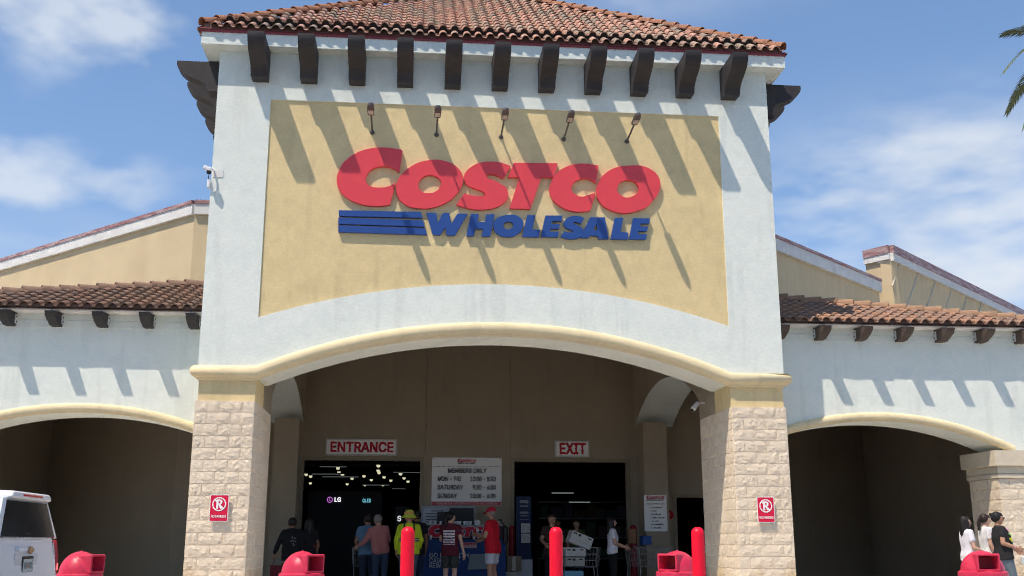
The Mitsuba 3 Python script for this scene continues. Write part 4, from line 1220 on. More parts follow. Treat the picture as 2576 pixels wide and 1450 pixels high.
WIN = [(-5.830, CY + s * 0.86, 1.17) for s in (-1, 1)] + [(-5.890, CY + s * 0.64, 1.56) for s in (1, -1)]
rw = add('rear_window', quad(WIN, (0.012, 0, 0.006)), GLASS, CAR)
add('wiper', tube([(-5.815, CY + 0.02, 1.20), (-5.895, CY - 0.42, 1.28)], 0.010, 6), BLACK, rw)
add('rear_pillar', cat([quad([(-5.837, CY + s * 0.875, 1.17), (-5.845, CY + s * 0.975, 1.16), (-5.910, CY + s * 0.715, 1.58), (-5.895, CY + s * 0.645, 1.58)], (0.016, 0, 0.008)) for s in (-1, 1)]), PAINT, CAR)
for s in (-1, 1):
    for xa, xb in ((-6.2, -7.05), (-7.12, -8.0), (-8.07, -8.7)):
        add('side_window', quad([(xa, CY + s * 0.888, 1.19), (xb, CY + s * 0.90, 1.19), (xb + 0.06, CY + s * 0.70, 1.52), (xa - 0.14, CY + s * 0.70, 1.52)], (0, s * 0.02, 0.008)), GLASS, CAR)
add('windscreen', quad([(-9.2, CY - 0.78, 1.17), (-9.2, CY + 0.78, 1.17), (-8.42, CY + 0.58, 1.58), (-8.42, CY - 0.58, 1.58)], (-0.02, 0, 0.02)), GLASS, CAR)
for s in (-1, 1):
    q = add('taillight', hull(cb([(-5.850, s * 1.000, 1.12, 0.024), (-5.830, s * 1.015, 0.95, 0.030), (-5.825, s * 1.010, 0.75, 0.028), (-5.995, s * 1.015, 1.10, 0.02), (-5.965, s * 1.025, 0.75, 0.02)]), ICO2), LIGHT_RED, CAR, smooth=40)
    add('lens_edge', tube([(-5.890, CY + s * 1.03, 1.12), (-5.875, CY + s * 1.045, 0.95), (-5.880, CY + s * 1.04, 0.74)], 0.008, 6), WHITE_PLASTIC, q)
lit = add('lit_bulb', hull(cb([(-5.807, 1.012, 0.80, 0.018), (-5.807, 1.012, 0.86, 0.016)]), ICO2), 'm_lamp_glow', CAR, smooth=True, label='lit red tail lamp')
scene[lit]['emitter'] = {'type': 'area', 'radiance': rgb(0.42, 0.02, 0.015)}
PANELW = mat('tailgate_recess', (0.58, 0.59, 0.60), 0.4)
add('plate_recess', ex_yz(rrect(CY - 0.42, CY + 0.30, 0.74, 0.995, 0.03), -5.823, -5.807), PANELW, CAR)
pf = add('licence_plate', ex_yz(rrect(CY - 0.20, CY + 0.14, 0.775, 0.965, 0.02), -5.807, -5.797), BLACK, CAR)
add('plate_face', ex_yz(rrect(CY - 0.175, CY + 0.115, 0.795, 0.935, 0.008), -5.797, -5.794), mat('plate_face', (0.45, 0.50, 0.48), 0.5), pf)
add('illegible_characters', cat([ex_yz(rect(CY - 0.15 + 0.036 * i, CY - 0.127 + 0.036 * i, 0.83, 0.90), -5.794, -5.792) for i in range(7) if i != 3]), mat('plate_ink', (0.12, 0.17, 0.17), 0.5), pf)
add('plate_emblem', ex_yz(Point(CY - 0.03, 0.865).buffer(0.022), -5.794, -5.791), mat('plate_orange', (0.45, 0.20, 0.12), 0.5), pf)
bow = Polygon([(-0.085, -0.018), (-0.03, -0.018), (-0.03, -0.042), (0.03, -0.042), (0.03, -0.018), (0.085, -0.018), (0.10, 0.018), (0.03, 0.018), (0.03, 0.042), (-0.03, 0.042), (-0.03, 0.018), (-0.07, 0.018)])
add('emblem', ex_yz(affinity.translate(bow, CY + 0.03, 1.03), -5.810, -5.790), mat('emblem_gold', (0.45, 0.26, 0.14), 0.35), CAR)
add('handle_trim', ex_yz(rrect(CY - 0.40, CY - 0.13, 1.02, 1.055, 0.015), -5.815, -5.780), WHITE_PLASTIC, CAR)
add('tailgate_gap', cat([tube([(-5.823, CY + s * 0.895, 0.62), (-5.818, CY + s * 0.895, 0.9), (-5.840, CY + s * 0.88, 1.14)], 0.006, 5) for s in (-1, 1)] + [tube([(-5.822, CY - 0.895, 0.62), (-5.822, CY + 0.895, 0.62)], 0.006, 5)]), BLACK, CAR)
add('bumper', hull(cb(both([(-5.805, 0.80, 0.30, 0.05), (-5.825, 0.80, 0.58, 0.04), (-6.045, 0.93, 0.30, 0.05), (-6.045, 0.93, 0.55, 0.04)])), ICO2), PAINT, CAR, smooth=40)
for wx in (-6.85, -9.9):
    for s in (-1, 1):
        m = lathe([(0.22, -0.11), (0.36, -0.11), (0.39, -0.07), (0.39, 0.07), (0.36, 0.11), (0.22, 0.11)], 36)
        m.apply_transform(trimesh.transformations.rotation_matrix(PI / 2, (1, 0, 0))); m.apply_translation((wx, CY + s * 0.88, G0 + 0.392))
        wh = add('wheel', m, mat('tyre', (0.02, 0.02, 0.02), 0.8), CAR, smooth=40)
        m = lathe([(0, -0.08), (0.05, -0.09), (0.22, -0.07), (0.24, -0.10), (0.24, 0.10), (0.0, 0.08)], 28)
        m.apply_transform(trimesh.transformations.rotation_matrix(PI / 2 * 1, (1, 0, 0))); m.apply_translation((wx, CY + s * 0.88, G0 + 0.392))
        add('rim', m, STEEL, wh, smooth=30)
for s in (-1, 1):
    add('roof_rail', tube([(-6.5, CY + s * 0.56, 1.69), (-6.65, CY + s * 0.56, 1.72), (-8.1, CY + s * 0.56, 1.72), (-8.25, CY + s * 0.56, 1.67)], 0.016, 7), STEEL, CAR, smooth=40)
    add('headlight', hull(cb([(-10.83, s * 0.72, 0.78, 0.07), (-10.7, s * 0.84, 0.78, 0.06)])), WHITE_PLASTIC, CAR, smooth=40)
    add('mirror', hull(cb([(-8.65, s * 1.02, 1.19, 0.07), (-8.65, s * 1.12, 1.22, 0.07)])), PAINT, CAR, smooth=40)

# ------------------------------------------------------------------ palm at the right
pk = thing('palm_tree', 'date palm whose drooping frond tips reach in at the right edge', 'palm')
LEAF = mat('palm_leaf', mottled((0.12, 0.16, 0.065), (0.20, 0.215, 0.125), 0.9, 3.0), 0.45)
TRUNK = mat('palm_trunk', mottled((0.20, 0.155, 0.11), (0.12, 0.09, 0.065), 1.0, 6.0), 0.95)
PC = np.array([19.55, 10.0, 15.9])
prr = np.random.default_rng(12)
add('trunk', tube([(19.7, 10, -0.6), (19.62, 10, 5), (19.57, 10, 10), PC - (0, 0, 0.2)], 0.2, 16, radii=[0.27, 0.21, 0.2, 0.26]), TRUNK, pk, smooth=40)


def frond(tip, sag, n=64):
    tip = np.asarray(tip, float)
    p = [PC + (tip - PC) * q + np.array([0, 0, sag * 4 * q * (1 - q)]) for q in np.linspace(0, 1, 24)]
    add('frond_stem', tube(p, 0.02, 6, radii=np.linspace(0.035, 0.006, 24)), LEAF, pk)
    p = np.array(p)
    v, f = [], []
    for i in range(n):
        q = 0.16 + 0.84 * i / (n - 1)
        u = q * 23; j = min(int(u), 22)
        o = p[j] + (p[j + 1] - p[j]) * (u - j)
        d = p[j + 1] - p[j]; d /= np.linalg.norm(d)
        sd = np.cross(d, (0, 0, 1)); sd /= np.linalg.norm(sd)
        up = np.cross(sd, d)
        L = 0.74 * (math.sin(PI * (0.15 + 0.8 * q)) ** 0.6) * prr.uniform(0.85, 1.1)
        for s in (-1, 1):
            e = sd * s * prr.uniform(0.55, 0.75) + d * (0.65 + 0.5 * q) + up * prr.uniform(0.05, 0.4) * (1 - q)
            e /= np.linalg.norm(e)
            e2 = e + np.array([0, 0, -0.35 - 0.25 * prr.random()]); e2 /= np.linalg.norm(e2)
            wv = np.cross(e, up); wv /= np.linalg.norm(wv)
            a = len(v)
            v += [o - wv * 0.016, o + wv * 0.016, o + e * L * 0.5 + wv * 0.024, o + e * L * 0.5 - wv * 0.024, o + e * L * 0.5 + e2 * L * 0.5]
            f += [(a, a + 1, a + 2), (a, a + 2, a + 3), (a + 3, a + 2, a + 4)]
    add('frond', trimesh.Trimesh(np.array(v), np.array(f), process=False), LEAF, pk)


for tip, sag in (((16.55, 10.0, 15.35), 0.8), ((17.15, 9.6, 16.75), 0.5), ((17.05, 10.1, 13.55), 1.0), ((17.6, 8.2, 14.9), 0.8), ((18.4, 7.4, 16.3), .7), ((20.5, 7.0, 15.2), .9), ((22.3, 9.0, 15.6), .8), ((22.2, 11.2, 14.6), 1), ((20.6, 13.0, 15.6), .8), ((18.2, 12.7, 15.2), .8), ((17.6, 11.4, 17.4), .4), ((19.2, 9.2, 18.7), .1), ((21.3, 10.3, 17.9), .3), ((19.9, 12, 18.0), .3), ((20.8, 8.3, 17.4), .5), ((18.3, 9.0, 13.2), 1.1), ((21.0, 11.2, 13.0), 1.1)):
    frond(tip, sag)

# ------------------------------------------------------------------ people
SKIN = {n: mat(f'skin_{n}', c, 0.55) for n, c in (('light', (0.50, 0.30, 0.22)), ('tan', (0.40, 0.22, 0.145)), ('brown', (0.24, 0.12, 0.075)))}
HAIR = {n: mat(f'hair_{n}', c, 0.45) for n, c in (('black', (0.014, 0.012, 0.012)), ('dark', (0.028, 0.018, 0.014)), ('grey', (0.22, 0.19, 0.17)))}
SHOE = mat('shoe', (0.05, 0.05, 0.055), 0.6)
EYE = mat('eye', (0.02, 0.015, 0.012), 0.3)
_cloth = {}


def cloth(name, c):
    if name not in _cloth:
        _cloth[name] = mat('cloth_' + name, c, 0.9)
    return _cloth[name]


def vec(*a):
    return np.array(a, float)


def soften(m, L=0.03, it=8):
    m = m.refine_to_length(L)
    q = tm(m)
    trimesh.smoothing.filter_taubin(q, lamb=0.5, nu=0.52, iterations=it)
    return q


def union(l):
    return Manifold.batch_boolean(l, manifold3d.OpType.Add)


def hand(elbow, wrist, palm_n, curl=0.5, s=1.0):
    """palm, four fingers of different lengths and a thumb"""
    d = wrist - elbow; d /= np.linalg.norm(d)
    n = np.asarray(palm_n, float); n = n - d * (n @ d); n /= np.linalg.norm(n)
    w = np.cross(d, n)
    out = [hullm([(wrist, 0.024), (wrist + d * 0.035 + w * 0.024, 0.015), (wrist + d * 0.035 - w * 0.024, 0.015), (wrist + d * 0.085 + w * 0.030, 0.012), (wrist + d * 0.085 - w * 0.030, 0.012)])]
    for i, (o, L) in enumerate(((0.031, 0.068), (0.011, 0.078), (-0.011, 0.073), (-0.031, 0.058))):
        a = wrist + d * 0.083 + w * o
        c = curl + 0.12 * i
        b = a + (d * math.cos(c * 0.6) + n * math.sin(c * 0.6)) * L * 0.55
        e = b + (d * math.cos(c * 1.6) + n * math.sin(c * 1.6)) * L * 0.5
        out += [hullm([(a, 0.0105), (b, 0.0095)]), hullm([(b, 0.0095), (e, 0.0075)])]
    a = wrist + d * 0.03 + w * 0.028
    b = a + (d * 0.6 + w * 0.55 + n * 0.45) * 0.045
    e = b + (d * 0.85 + n * 0.5) * 0.034
    out += [hullm([(a, 0.013), (b, 0.011)]), hullm([(b, 0.011), (e, 0.008)])]
    return out


def person(label, x, y, face, h, skin, hair, hair_style, top, bottom, arms=None, legs=None, lean=0.0, side=0.0, sleeve=0.62, hem=0.80, shorts=None, girth=1.0, look=0.0, nod=0.0, z=0.0, hat=None, extra=None, hood=False):
    """face: heading in degrees, 0 = into the store (+y), 90 = to the left (-x). Joints are for a height of 1.70 m."""
    k = thing('person', label, 'person')
    s = h / 1.70
    base = np.eye(4)
    base[:3, :3] = trimesh.transformations.rotation_matrix(math.radians(face), (0, 0, 1))[:3, :3] * s
    base[:3, 3] = (x, y, z)
    Rl = trimesh.transformations.rotation_matrix(-lean, (1, 0, 0), (0, 0, 0.95)) @ trimesh.transformations.rotation_matrix(side, (0, 1, 0), (0, 0, 0.95))
    Rh = Rl @ trimesh.transformations.rotation_matrix(look, (0, 0, 1), (0, 0.0, 1.5)) @ trimesh.transformations.rotation_matrix(-nod, (1, 0, 0), (0, 0.0, 1.47))

    def low(m):
        m.apply_transform(base); return m

    def upr(m, R=Rl):
        m.apply_transform(R); m.apply_transform(base); return m

    def tr(mf, R):
        return mf.transform(np.asarray(R[:3, :4]))
    g = girth
    A = {'l': (vec(-0.225, -0.02, 1.12), vec(-0.235, 0.07, 0.88)), 'r': (vec(0.225, -0.02, 1.12), vec(0.235, 0.07, 0.88))}
    A.update(arms or {})
    Lg = {'l': (vec(-0.095, 0.015, 0.49), vec(-0.10, -0.02, 0.085)), 'r': (vec(0.095, 0.015, 0.49), vec(0.10, -0.02, 0.085))}
    Lg.update(legs or {})
    sh = {'l': vec(-0.165, 0, 1.385), 'r': vec(0.165, 0, 1.385)}
    hip = {'l': vec(-0.085 * g, 0, 0.90), 'r': vec(0.085 * g, 0, 0.90)}

    def torso(e):
        return [hullm([(vec(-0.145, -0.005, 1.37), 0.058 + e), (vec(0.145, -0.005, 1.37), 0.058 + e), (vec(-0.08 * g, 0.01, 1.25), 0.10 * g + e), (vec(0.08 * g, 0.01, 1.25), 0.10 * g + e), (vec(0, -0.01, 1.42), 0.055 + e)]),
                hullm([(vec(-0.08 * g, 0.01, 1.25), 0.10 * g + e), (vec(0.08 * g, 0.01, 1.25), 0.10 * g + e), (vec(-0.065 * g, 0.012, 1.07), 0.095 * g + e), (vec(0.065 * g, 0.012, 1.07), 0.095 * g + e)]),
                hullm([(vec(-0.065 * g, 0.012, 1.07), 0.095 * g + e), (vec(0.065 * g, 0.012, 1.07), 0.095 * g + e), (vec(-0.075 * g, -0.01, 0.94), 0.105 * g + e), (vec(0.075 * g, -0.01, 0.94), 0.105 * g + e)])]
    # the body
    up = torso(0.0)
    for q in 'lr':
        el, wr = A[q]
        up += [hullm([(sh[q], 0.055), (el, 0.040)]), hullm([(el, 0.040), (el * 0.6 + wr * 0.4, 0.038), (wr, 0.026)])]
        up += hand(el, wr, vec(1 if q == 'l' else -1, 0.35, -0.2))
    up += [hullm([(vec(0, -0.015, 1.40), 0.062), (vec(0, 0.0, 1.50), 0.052)])]
    head = [hullm([(vec(0, -0.018, 1.612), 0.083), (vec(0, 0.022, 1.603), 0.074), (vec(-0.022, 0.02, 1.60), 0.066), (vec(0.022, 0.02, 1.60), 0.066), (vec(0, 0.050, 1.525), 0.036), (vec(-0.032, 0.012, 1.535), 0.040), (vec(0.032, 0.012, 1.535), 0.040)], ICO2),
            hullm([(vec(0, 0.088, 1.60), 0.008), (vec(0, 0.108, 1.566), 0.012), (vec(-0.012, 0.088, 1.562), 0.009), (vec(0.012, 0.088, 1.562), 0.009)]),
            hullm([(vec(0, 0.078, 1.533), 0.013), (vec(-0.016, 0.070, 1.533), 0.011), (vec(0.016, 0.070, 1.533), 0.011)]),
            hullm([(vec(-0.078, -0.004, 1.592), 0.014), (vec(-0.076, -0.002, 1.562), 0.010)]), hullm([(vec(0.078, -0.004, 1.592), 0.014), (vec(0.076, -0.002, 1.562), 0.010)])]
    body = [tr(m, Rl) for m in up] + [tr(m, Rh) for m in head] + [tr(hullm([(vec(0, 0, 1.46), 0.052)]), Rh)]
    body.append(hullm([(vec(-0.075 * g, -0.01, 0.94), 0.10 * g), (vec(0.075 * g, -0.01, 0.94), 0.10 * g), (hip['l'], 0.09), (hip['r'], 0.09)]))
    for q in 'lr':
        kn, an = Lg[q]
        body += [hullm([(hip[q], 0.085 * g), (kn, 0.055)]), hullm([(kn, 0.055), (kn * 0.65 + an * 0.35 + vec(0, -0.015, 0), 0.056), (an, 0.038)]), hullm([(an, 0.038), (an + vec(0, 0.03, -0.05), 0.03), (an + vec(0, 0.15, -0.055), 0.026)])]
    add('body', low(soften(union(body), 0.035, 4)), skin, k, smooth=True)
    for q in (-1, 1):
        m = cat(hull([(vec(q * 0.030, 0.082, 1.598), 0.0095)]), hull([(vec(q * 0.018, 0.086, 1.620), 0.006), (vec(q * 0.045, 0.076, 1.621), 0.005)]))
        add('eye', upr(m, Rh), EYE, k)
    # clothes
    tops = torso(0.018)
    tops.append(hullm([(vec(-0.075 * g, -0.01, 0.96), 0.115 * g), (vec(0.075 * g, -0.01, 0.96), 0.115 * g), (vec(-0.08 * g, -0.01, hem), 0.118 * g), (vec(0.08 * g, -0.01, hem), 0.118 * g)]).trim_by_plane([0, 0, 1], hem))
    for q in 'lr':
        el, wr = A[q]
        if sleeve <= 1:
            e = sh[q] + (el - sh[q]) * sleeve
            d = (el - sh[q]) / np.linalg.norm(el - sh[q])
            m = hullm([(sh[q], 0.072), (e + d * 0.03, 0.060)]).trim_by_plane((-d).tolist(), float(-d @ e))
            tops.append(m)
        else:
            d = (wr - el) / np.linalg.norm(wr - el)
            tops += [hullm([(sh[q], 0.072), (el, 0.057)]), hullm([(el, 0.057), (wr, 0.040)]).trim_by_plane((-d).tolist(), float(-d @ (wr - d * 0.03)))]
    neck = hullm([(vec(0, 0.01, 1.44), 0.058), (vec(0, 0.02, 1.56), 0.07)])
    shirt = union(tops) - neck
    if hood:
        shirt = shirt + hullm([(vec(-0.06, -0.075, 1.43), 0.045), (vec(0.06, -0.075, 1.43), 0.045), (vec(0, -0.10, 1.36), 0.045)])
    sm = soften(shirt, 0.035, 5)
    # shallow folds
    vtx = np.asarray(sm.vertices); nn = np.asarray(sm.vertex_normals)
    sm.vertices = vtx + nn * (0.024 * (meshkit.fbm(vtx * np.array([16, 16, 7]) + x * 3, 3, 2) - 0.5))[:, None]
    add('shirt', upr(sm), top, k, smooth=True)
    zl = 0.10 if shorts is None else shorts
    bt = [hullm([(vec(-0.075 * g, -0.01, 0.955), 0.110 * g), (vec(0.075 * g, -0.01, 0.955), 0.110 * g), (hip['l'] + vec(0, 0, -0.03), 0.10 * g), (hip['r'] + vec(0, 0, -0.03), 0.10 * g)]).trim_by_plane([0, 0, -1], -1.0)]
    for q in 'lr':
        kn, an = Lg[q]
        if shorts is None:
            bt += [hullm([(hip[q], 0.10 * g), (kn, 0.072)]), hullm([(kn, 0.072), (an + vec(0, 0, -0.02), 0.062)]).trim_by_plane([0, 0, 1], float(an[2]) - 0.045)]
        else:
            e = kn + (kn - hip[q]) * 0.15
            bt += [hullm([(hip[q], 0.105 * g), (e, 0.088)]).trim_by_plane([0, 0, 1], shorts)]
    bm = soften(union(bt), 0.04, 4)
    vtx = np.asarray(bm.vertices)
    bm.vertices = vtx + np.asarray(bm.vertex_normals) * (0.022 * (meshkit.fbm(vtx * np.array([14, 14, 9]) + y, 3, 5) - 0.5))[:, None]
    add('shorts' if shorts else 'trousers', low(bm), bottom, k, smooth=True)
    for q in 'lr':
        an = Lg[q][1]
        add('shoe', low(tm(hullm([(an + vec(0, -0.03, -0.045), 0.042), (an + vec(0, 0.06, -0.05), 0.040), (an + vec(0, 0.165, -0.058), 0.032)]).trim_by_plane([0, 0, 1], float(an[2]) - 0.085 + 0.001))), SHOE, k, smooth=40)
    # hair
    if hair_style:
        cap = hullm([(vec(0, -0.024, 1.622), 0.090), (vec(0, 0.018, 1.622), 0.078), (vec(-0.02, -0.02, 1.60), 0.078), (vec(0.02, -0.02, 1.60), 0.078)], ICO2).trim_by_plane([0, -0.72, 0.69], float(np.array([0, -0.72, 0.69]) @ np.array([0, 0.035, 1.605])))
        parts = [cap]
        if hair_style == 'long':
            parts += [hullm([(vec(0, -0.035, 1.60), 0.088), (vec(-0.05, -0.05, 1.44), 0.055), (vec(0.05, -0.05, 1.44), 0.055), (vec(0, -0.075, 1.36), 0.045)]), hullm([(vec(-0.07, 0.0, 1.62), 0.035), (vec(-0.082, 0.015, 1.47), 0.03), (vec(-0.07, 0.03, 1.38), 0.022)]), hullm([(vec(0.07, 0.0, 1.62), 0.035), (vec(0.082, 0.015, 1.47), 0.03), (vec(0.07, 0.03, 1.38), 0.022)])]
        if hair_style == 'bun':
            parts += [hullm([(vec(0, -0.115, 1.645), 0.038)], ICO2), hullm([(vec(0, -0.05, 1.58), 0.07), (vec(0, -0.10, 1.64), 0.04)])]
        if hair_style == 'tail':
            parts += [hullm([(vec(0, -0.11, 1.60), 0.03), (vec(0, -0.13, 1.52), 0.034), (vec(0, -0.115, 1.40), 0.022)])]
        hm = soften(union(parts), 0.022, 3)
        hv = np.asarray(hm.vertices)
        hm.vertices = hv + np.asarray(hm.vertex_normals) * (0.026 * (meshkit.fbm(hv * np.array([55, 55, 14]), 3, 8) - 0.5))[:, None]
        add('hair', upr(hm, Rh), hair, k, smooth=True)
    if hat == 'cap':
        d = hullm([(vec(0, -0.022, 1.635), 0.094), (vec(0, 0.016, 1.628), 0.084)], ICO2).trim_by_plane([0, -0.12, 1], 1.612)
        add('cap', upr(tm(d), Rh), extra, k, smooth=40)
        br = tm(Manifold.hull_points(np.array([(0.085 * math.cos(a), 0.06 + 0.115 * math.sin(a), 1.632 - 0.028 * math.sin(a) + e) for a in np.linspace(0, PI, 12) for e in (0, 0.008)])))
        add('cap_peak', upr(br, Rh), extra, k, smooth=40)
    if hat == 'bucket':
        pr = [(0, 1.735), (0.06, 1.732), (0.088, 1.705), (0.098, 1.64), (0.165, 1.575), (0.168, 1.568), (0.095, 1.625), (0, 1.66)]
        add('sun_hat', upr(lathe(pr, 28), Rh), extra[0], k, smooth=30)
        add('hat_band', upr(lathe([(0.0905, 1.70), (0.0945, 1.70), (0.1015, 1.645), (0.097, 1.645)], 28), Rh), extra[1], k, smooth=30)
    return k, base, Rl, Rh


def wear(k, name, mesh, m, base, R, smooth=False):
    mesh.apply_transform(R); mesh.apply_transform(base)
    add(name, mesh, m, k, smooth=smooth)


# man in red at the counter
RED_C = cloth('red_polo', (0.50, 0.010, 0.025))
k, B, R, Rh = person('man in red polo shirt, red cap and white shorts at the counter', 0.30, 5.2, 62, 1.86, SKIN['tan'], HAIR['grey'], 'short', RED_C, cloth('white_shorts', (0.50, 0.50, 0.54)), arms={'l': (vec(-0.25, 0.05, 1.13), vec(-0.14, 0.30, 1.18)), 'r': (vec(0.25, 0.05, 1.13), vec(0.12, 0.27, 1.08))}, shorts=0.60, girth=1.12, hat='cap', extra=cloth('red_cap', (0.48, 0.02, 0.04)), nod=0.12, lean=0.03)
k2 = thing('paper_cup', 'white cup in the hand of the man in red', 'cup')
add('cup', lathe([(0, 0), (0.022, 0), (0.030, 0.08), (0, 0.08)], 14, (-0.02, 5.42, 1.33)), CUP, k2, smooth=30)
add('rim', lathe([(0, 0.084), (0.033, 0.084), (0.033, 0.078), (0, 0.078)], 14, (-0.02, 5.42, 1.33)), PLATE_WHITE, k2)
k2 = thing('shoulder_bag', 'black bag hanging behind the man in red', 'bag')
add('pouch', hull([((0.60, 5.42, z), 0.06) for z in (1.12, 1.42)] + [((0.62, 5.5, z), 0.05) for z in (1.12, 1.40)]), BLACK, k2, smooth=40)
add('strap', tube([(0.585, 5.40, 1.46), (0.50, 5.34, 1.60), (0.42, 5.27, 1.60)], 0.014, 6), BLACK, k2)

# woman in the striped shirt
MAROON = cloth('maroon', (0.085, 0.012, 0.022))
k, B, R, Rh = person('woman in maroon shirt with white stripes and dark shorts at the counter', -0.64, 4.9, -18, 1.76, SKIN['light'], HAIR['black'], 'tail', MAROON, cloth('dark_shorts', (0.035, 0.040, 0.036)), arms={'r': (vec(0.235, -0.03, 1.13), vec(0.285, 0.03, 0.86)), 'l': (vec(-0.22, 0.06, 1.13), vec(-0.10, 0.28, 1.16))}, shorts=0.56, look=-0.75, girth=0.98)
STR = cloth('stripe_white', (0.55, 0.53, 0.56))
for z, hh in ((1.285, 0.036), (1.232, 0.034), (1.178, 0.034), (1.128, 0.020), (1.094, 0.018), (1.062, 0.016), (1.030, 0.012)):
    rr = 0.10 * 0.98 + 0.026
    sec = shapely.union_all([Point(-0.08, 0.008).buffer(rr), Point(0.08, 0.008).buffer(rr)]).convex_hull
    m = extr(sec.difference(sec.buffer(-0.02)).intersection(rect(-0.125, 0.125, -0.4, 0.4)), hh)
    m.apply_translation((0, 0, z))
    wear(k, 'shirt_stripe', m, STR, B, R)

# worker in the yellow jacket
HIVIS = cloth('hi_vis', (0.40, 0.50, 0.020))
k, B, R, Rh = person('worker in a bright yellow safety jacket and yellow sun hat, back turned', -1.54, 4.5, 4, 1.76, SKIN['tan'], None, None, HIVIS, cloth('grey_jeans', (0.07, 0.08, 0.10)), arms={'l': (vec(-0.25, -0.02, 1.13), vec(-0.245, 0.06, 0.90)), 'r': (vec(0.25, -0.02, 1.13), vec(0.22, 0.14, 0.93))}, sleeve=2, hem=0.84, girth=1.2, hat='bucket', extra=(cloth('hat_yellow', (0.42, 0.50, 0.05)), cloth('hat_orange', (0.48, 0.27, 0.09))))
GREYTAPE = mat('jacket_tape', (0.03, 0.032, 0.03), 0.6)
SILVER = mat('reflective_tape', (0.30, 0.31, 0.25), 0.4)
for z in (1.10, 0.93):
    rr = 0.10 * 1.2 + 0.026
    sec = shapely.union_all([Point(-0.078, 0.0).buffer(rr), Point(0.078, 0.0).buffer(rr)]).convex_hull
    for zz, hh, mm in ((z, 0.018, GREYTAPE), (z + 0.018, 0.03, SILVER), (z + 0.048, 0.018, GREYTAPE)):
        if z < 1 and mm is GREYTAPE and zz > z:
            continue
        m = extr(sec.difference(sec.buffer(-0.02)), hh); m.apply_translation((0, 0, zz))
        wear(k, 'reflective_band', m, mm, B, R)
for s in (-1, 1):
    m = tube([(s * 0.085, -0.155, 0.98), (s * 0.095, -0.145, 1.25), (s * 0.10, -0.06, 1.455), (s * 0.10, 0.05, 1.45)], 0.018, 6)
    wear(k, 'harness_strap', m, GREYTAPE, B, R)

# dim person behind the worker
person('person in black behind the worker in yellow, mostly hidden', -1.38, 5.3, 20, 1.80, SKIN['brown'], HAIR['black'], 'short', cloth('black_tee', (0.012, 0.012, 0.014)), cloth('navy_trousers', (0.015, 0.025, 0.06)))

# couple with the cart
person('man in a pale blue shirt leaning over his cart at the entrance', -2.46, 6.0, 8, 1.74, SKIN['tan'], HAIR['dark'], 'short', cloth('blue_shirt', (0.13, 0.24, 0.36)), cloth('dark_jeans', (0.03, 0.04, 0.07)), arms={'l': (vec(-0.25, 0.06, 1.12), vec(-0.20, 0.30, 1.05)), 'r': (vec(0.23, 0.08, 1.12), vec(0.16, 0.32, 1.06))}, lean=0.22, girth=1.1)
person('woman in a pink shirt and jeans reaching across to the man in blue', -2.16, 5.55, 12, 1.72, SKIN['light'], HAIR['grey'], 'short', cloth('pink_shirt', (0.44, 0.17, 0.16)), cloth('blue_jeans', (0.035, 0.055, 0.10)), arms={'l': (vec(-0.30, 0.10, 1.17), vec(-0.44, 0.27, 1.10)), 'r': (vec(0.22, 0.10, 1.13), vec(0.14, 0.30, 1.08))}, sleeve=2, hem=1.0 - 0.04, lean=0.10, side=-0.10, girth=1.05)

# dark couple by the left pillar
k, B, R, Rh = person('man in black hooded top with a pale print on its back, near the left pillar', -4.0, 4.55, 12, 1.62, SKIN['brown'], HAIR['black'], 'short', cloth('black_hoodie', (0.010, 0.010, 0.013)), cloth('camo_shorts', (0.045, 0.042, 0.035)), arms={'l': (vec(-0.29, 0.02, 1.13), vec(-0.36, 0.10, 0.90))}, sleeve=2, shorts=0.55, girth=1.1, lean=0.06, hood=True)
prt = cat([hull([((0.02 + dx, -0.136 - 0.004 * abs(dz), 1.20 + dz), r)]) for dx, dz, r in ((-0.03, 0.06, .016), (0.03, 0.05, .016), (0.0, 0.0, .018), (-0.045, -0.01, .014), (0.05, -0.02, .015), (0.0, -0.06, .014), (0.03, -0.09, .014), (0.0, -0.11, .012), (-.02, 0.09, .012))])
wear(k, 'back_print', prt, mat('dim_print', (0.2, 0.21, 0.24), 0.7), B, R)
person('person in dark clothes half hidden behind the hooded man', -3.70, 5.1, 30, 1.62, SKIN['brown'], HAIR['black'], 'long', cloth('charcoal_top', (0.014, 0.013, 0.016)), cloth('black_trousers', (0.010, 0.010, 0.012)))

# by the exit
k, B, R, Rh = person('woman in a white top and black trousers holding a bag by the exit', 3.04, 5.5, -92, 1.66, SKIN['light'], HAIR['black'], 'long', cloth('white_top', (0.62, 0.61, 0.66)), cloth('black_slacks', (0.010, 0.010, 0.012)), arms={'l': (vec(-0.24, 0.06, 1.10), vec(-0.05, 0.31, 1.03)), 'r': (vec(0.23, 0.02, 1.12), vec(0.06, 0.28, 1.05))}, hem=0.93)
wear(k, 'scarf', soften(union([hullm([(vec(-0.05, 0.055, 1.46), 0.06), (vec(0.05, 0.055, 1.46), 0.06), (vec(0, 0.11, 1.33), 0.055), (vec(0.02, 0.13, 1.24), 0.035)])]), 0.04, 3), cloth('black_scarf', (0.010, 0.010, 0.012)), B, R, True)
person('man in a dark brown shirt behind the middle bollard in the exit', 1.78, 6.35, 175, 1.75, SKIN['tan'], HAIR['dark'], 'short', cloth('brown_shirt', (0.045, 0.025, 0.022)), cloth('dark_trousers', (0.012, 0.013, 0.017)), arms={'l': (vec(-0.24, 0.08, 1.13), vec(-0.16, 0.32, 1.03)), 'r': (vec(0.24, 0.08, 1.13), vec(0.16, 0.32, 1.03))})
person('dim person in an olive top deep in the exit doorway', 2.75, 8.9, 160, 1.68, SKIN['tan'], HAIR['dark'], 'short', cloth('olive_top', (0.07, 0.065, 0.03)), cloth('dim_jeans', (0.02, 0.025, 0.04)))
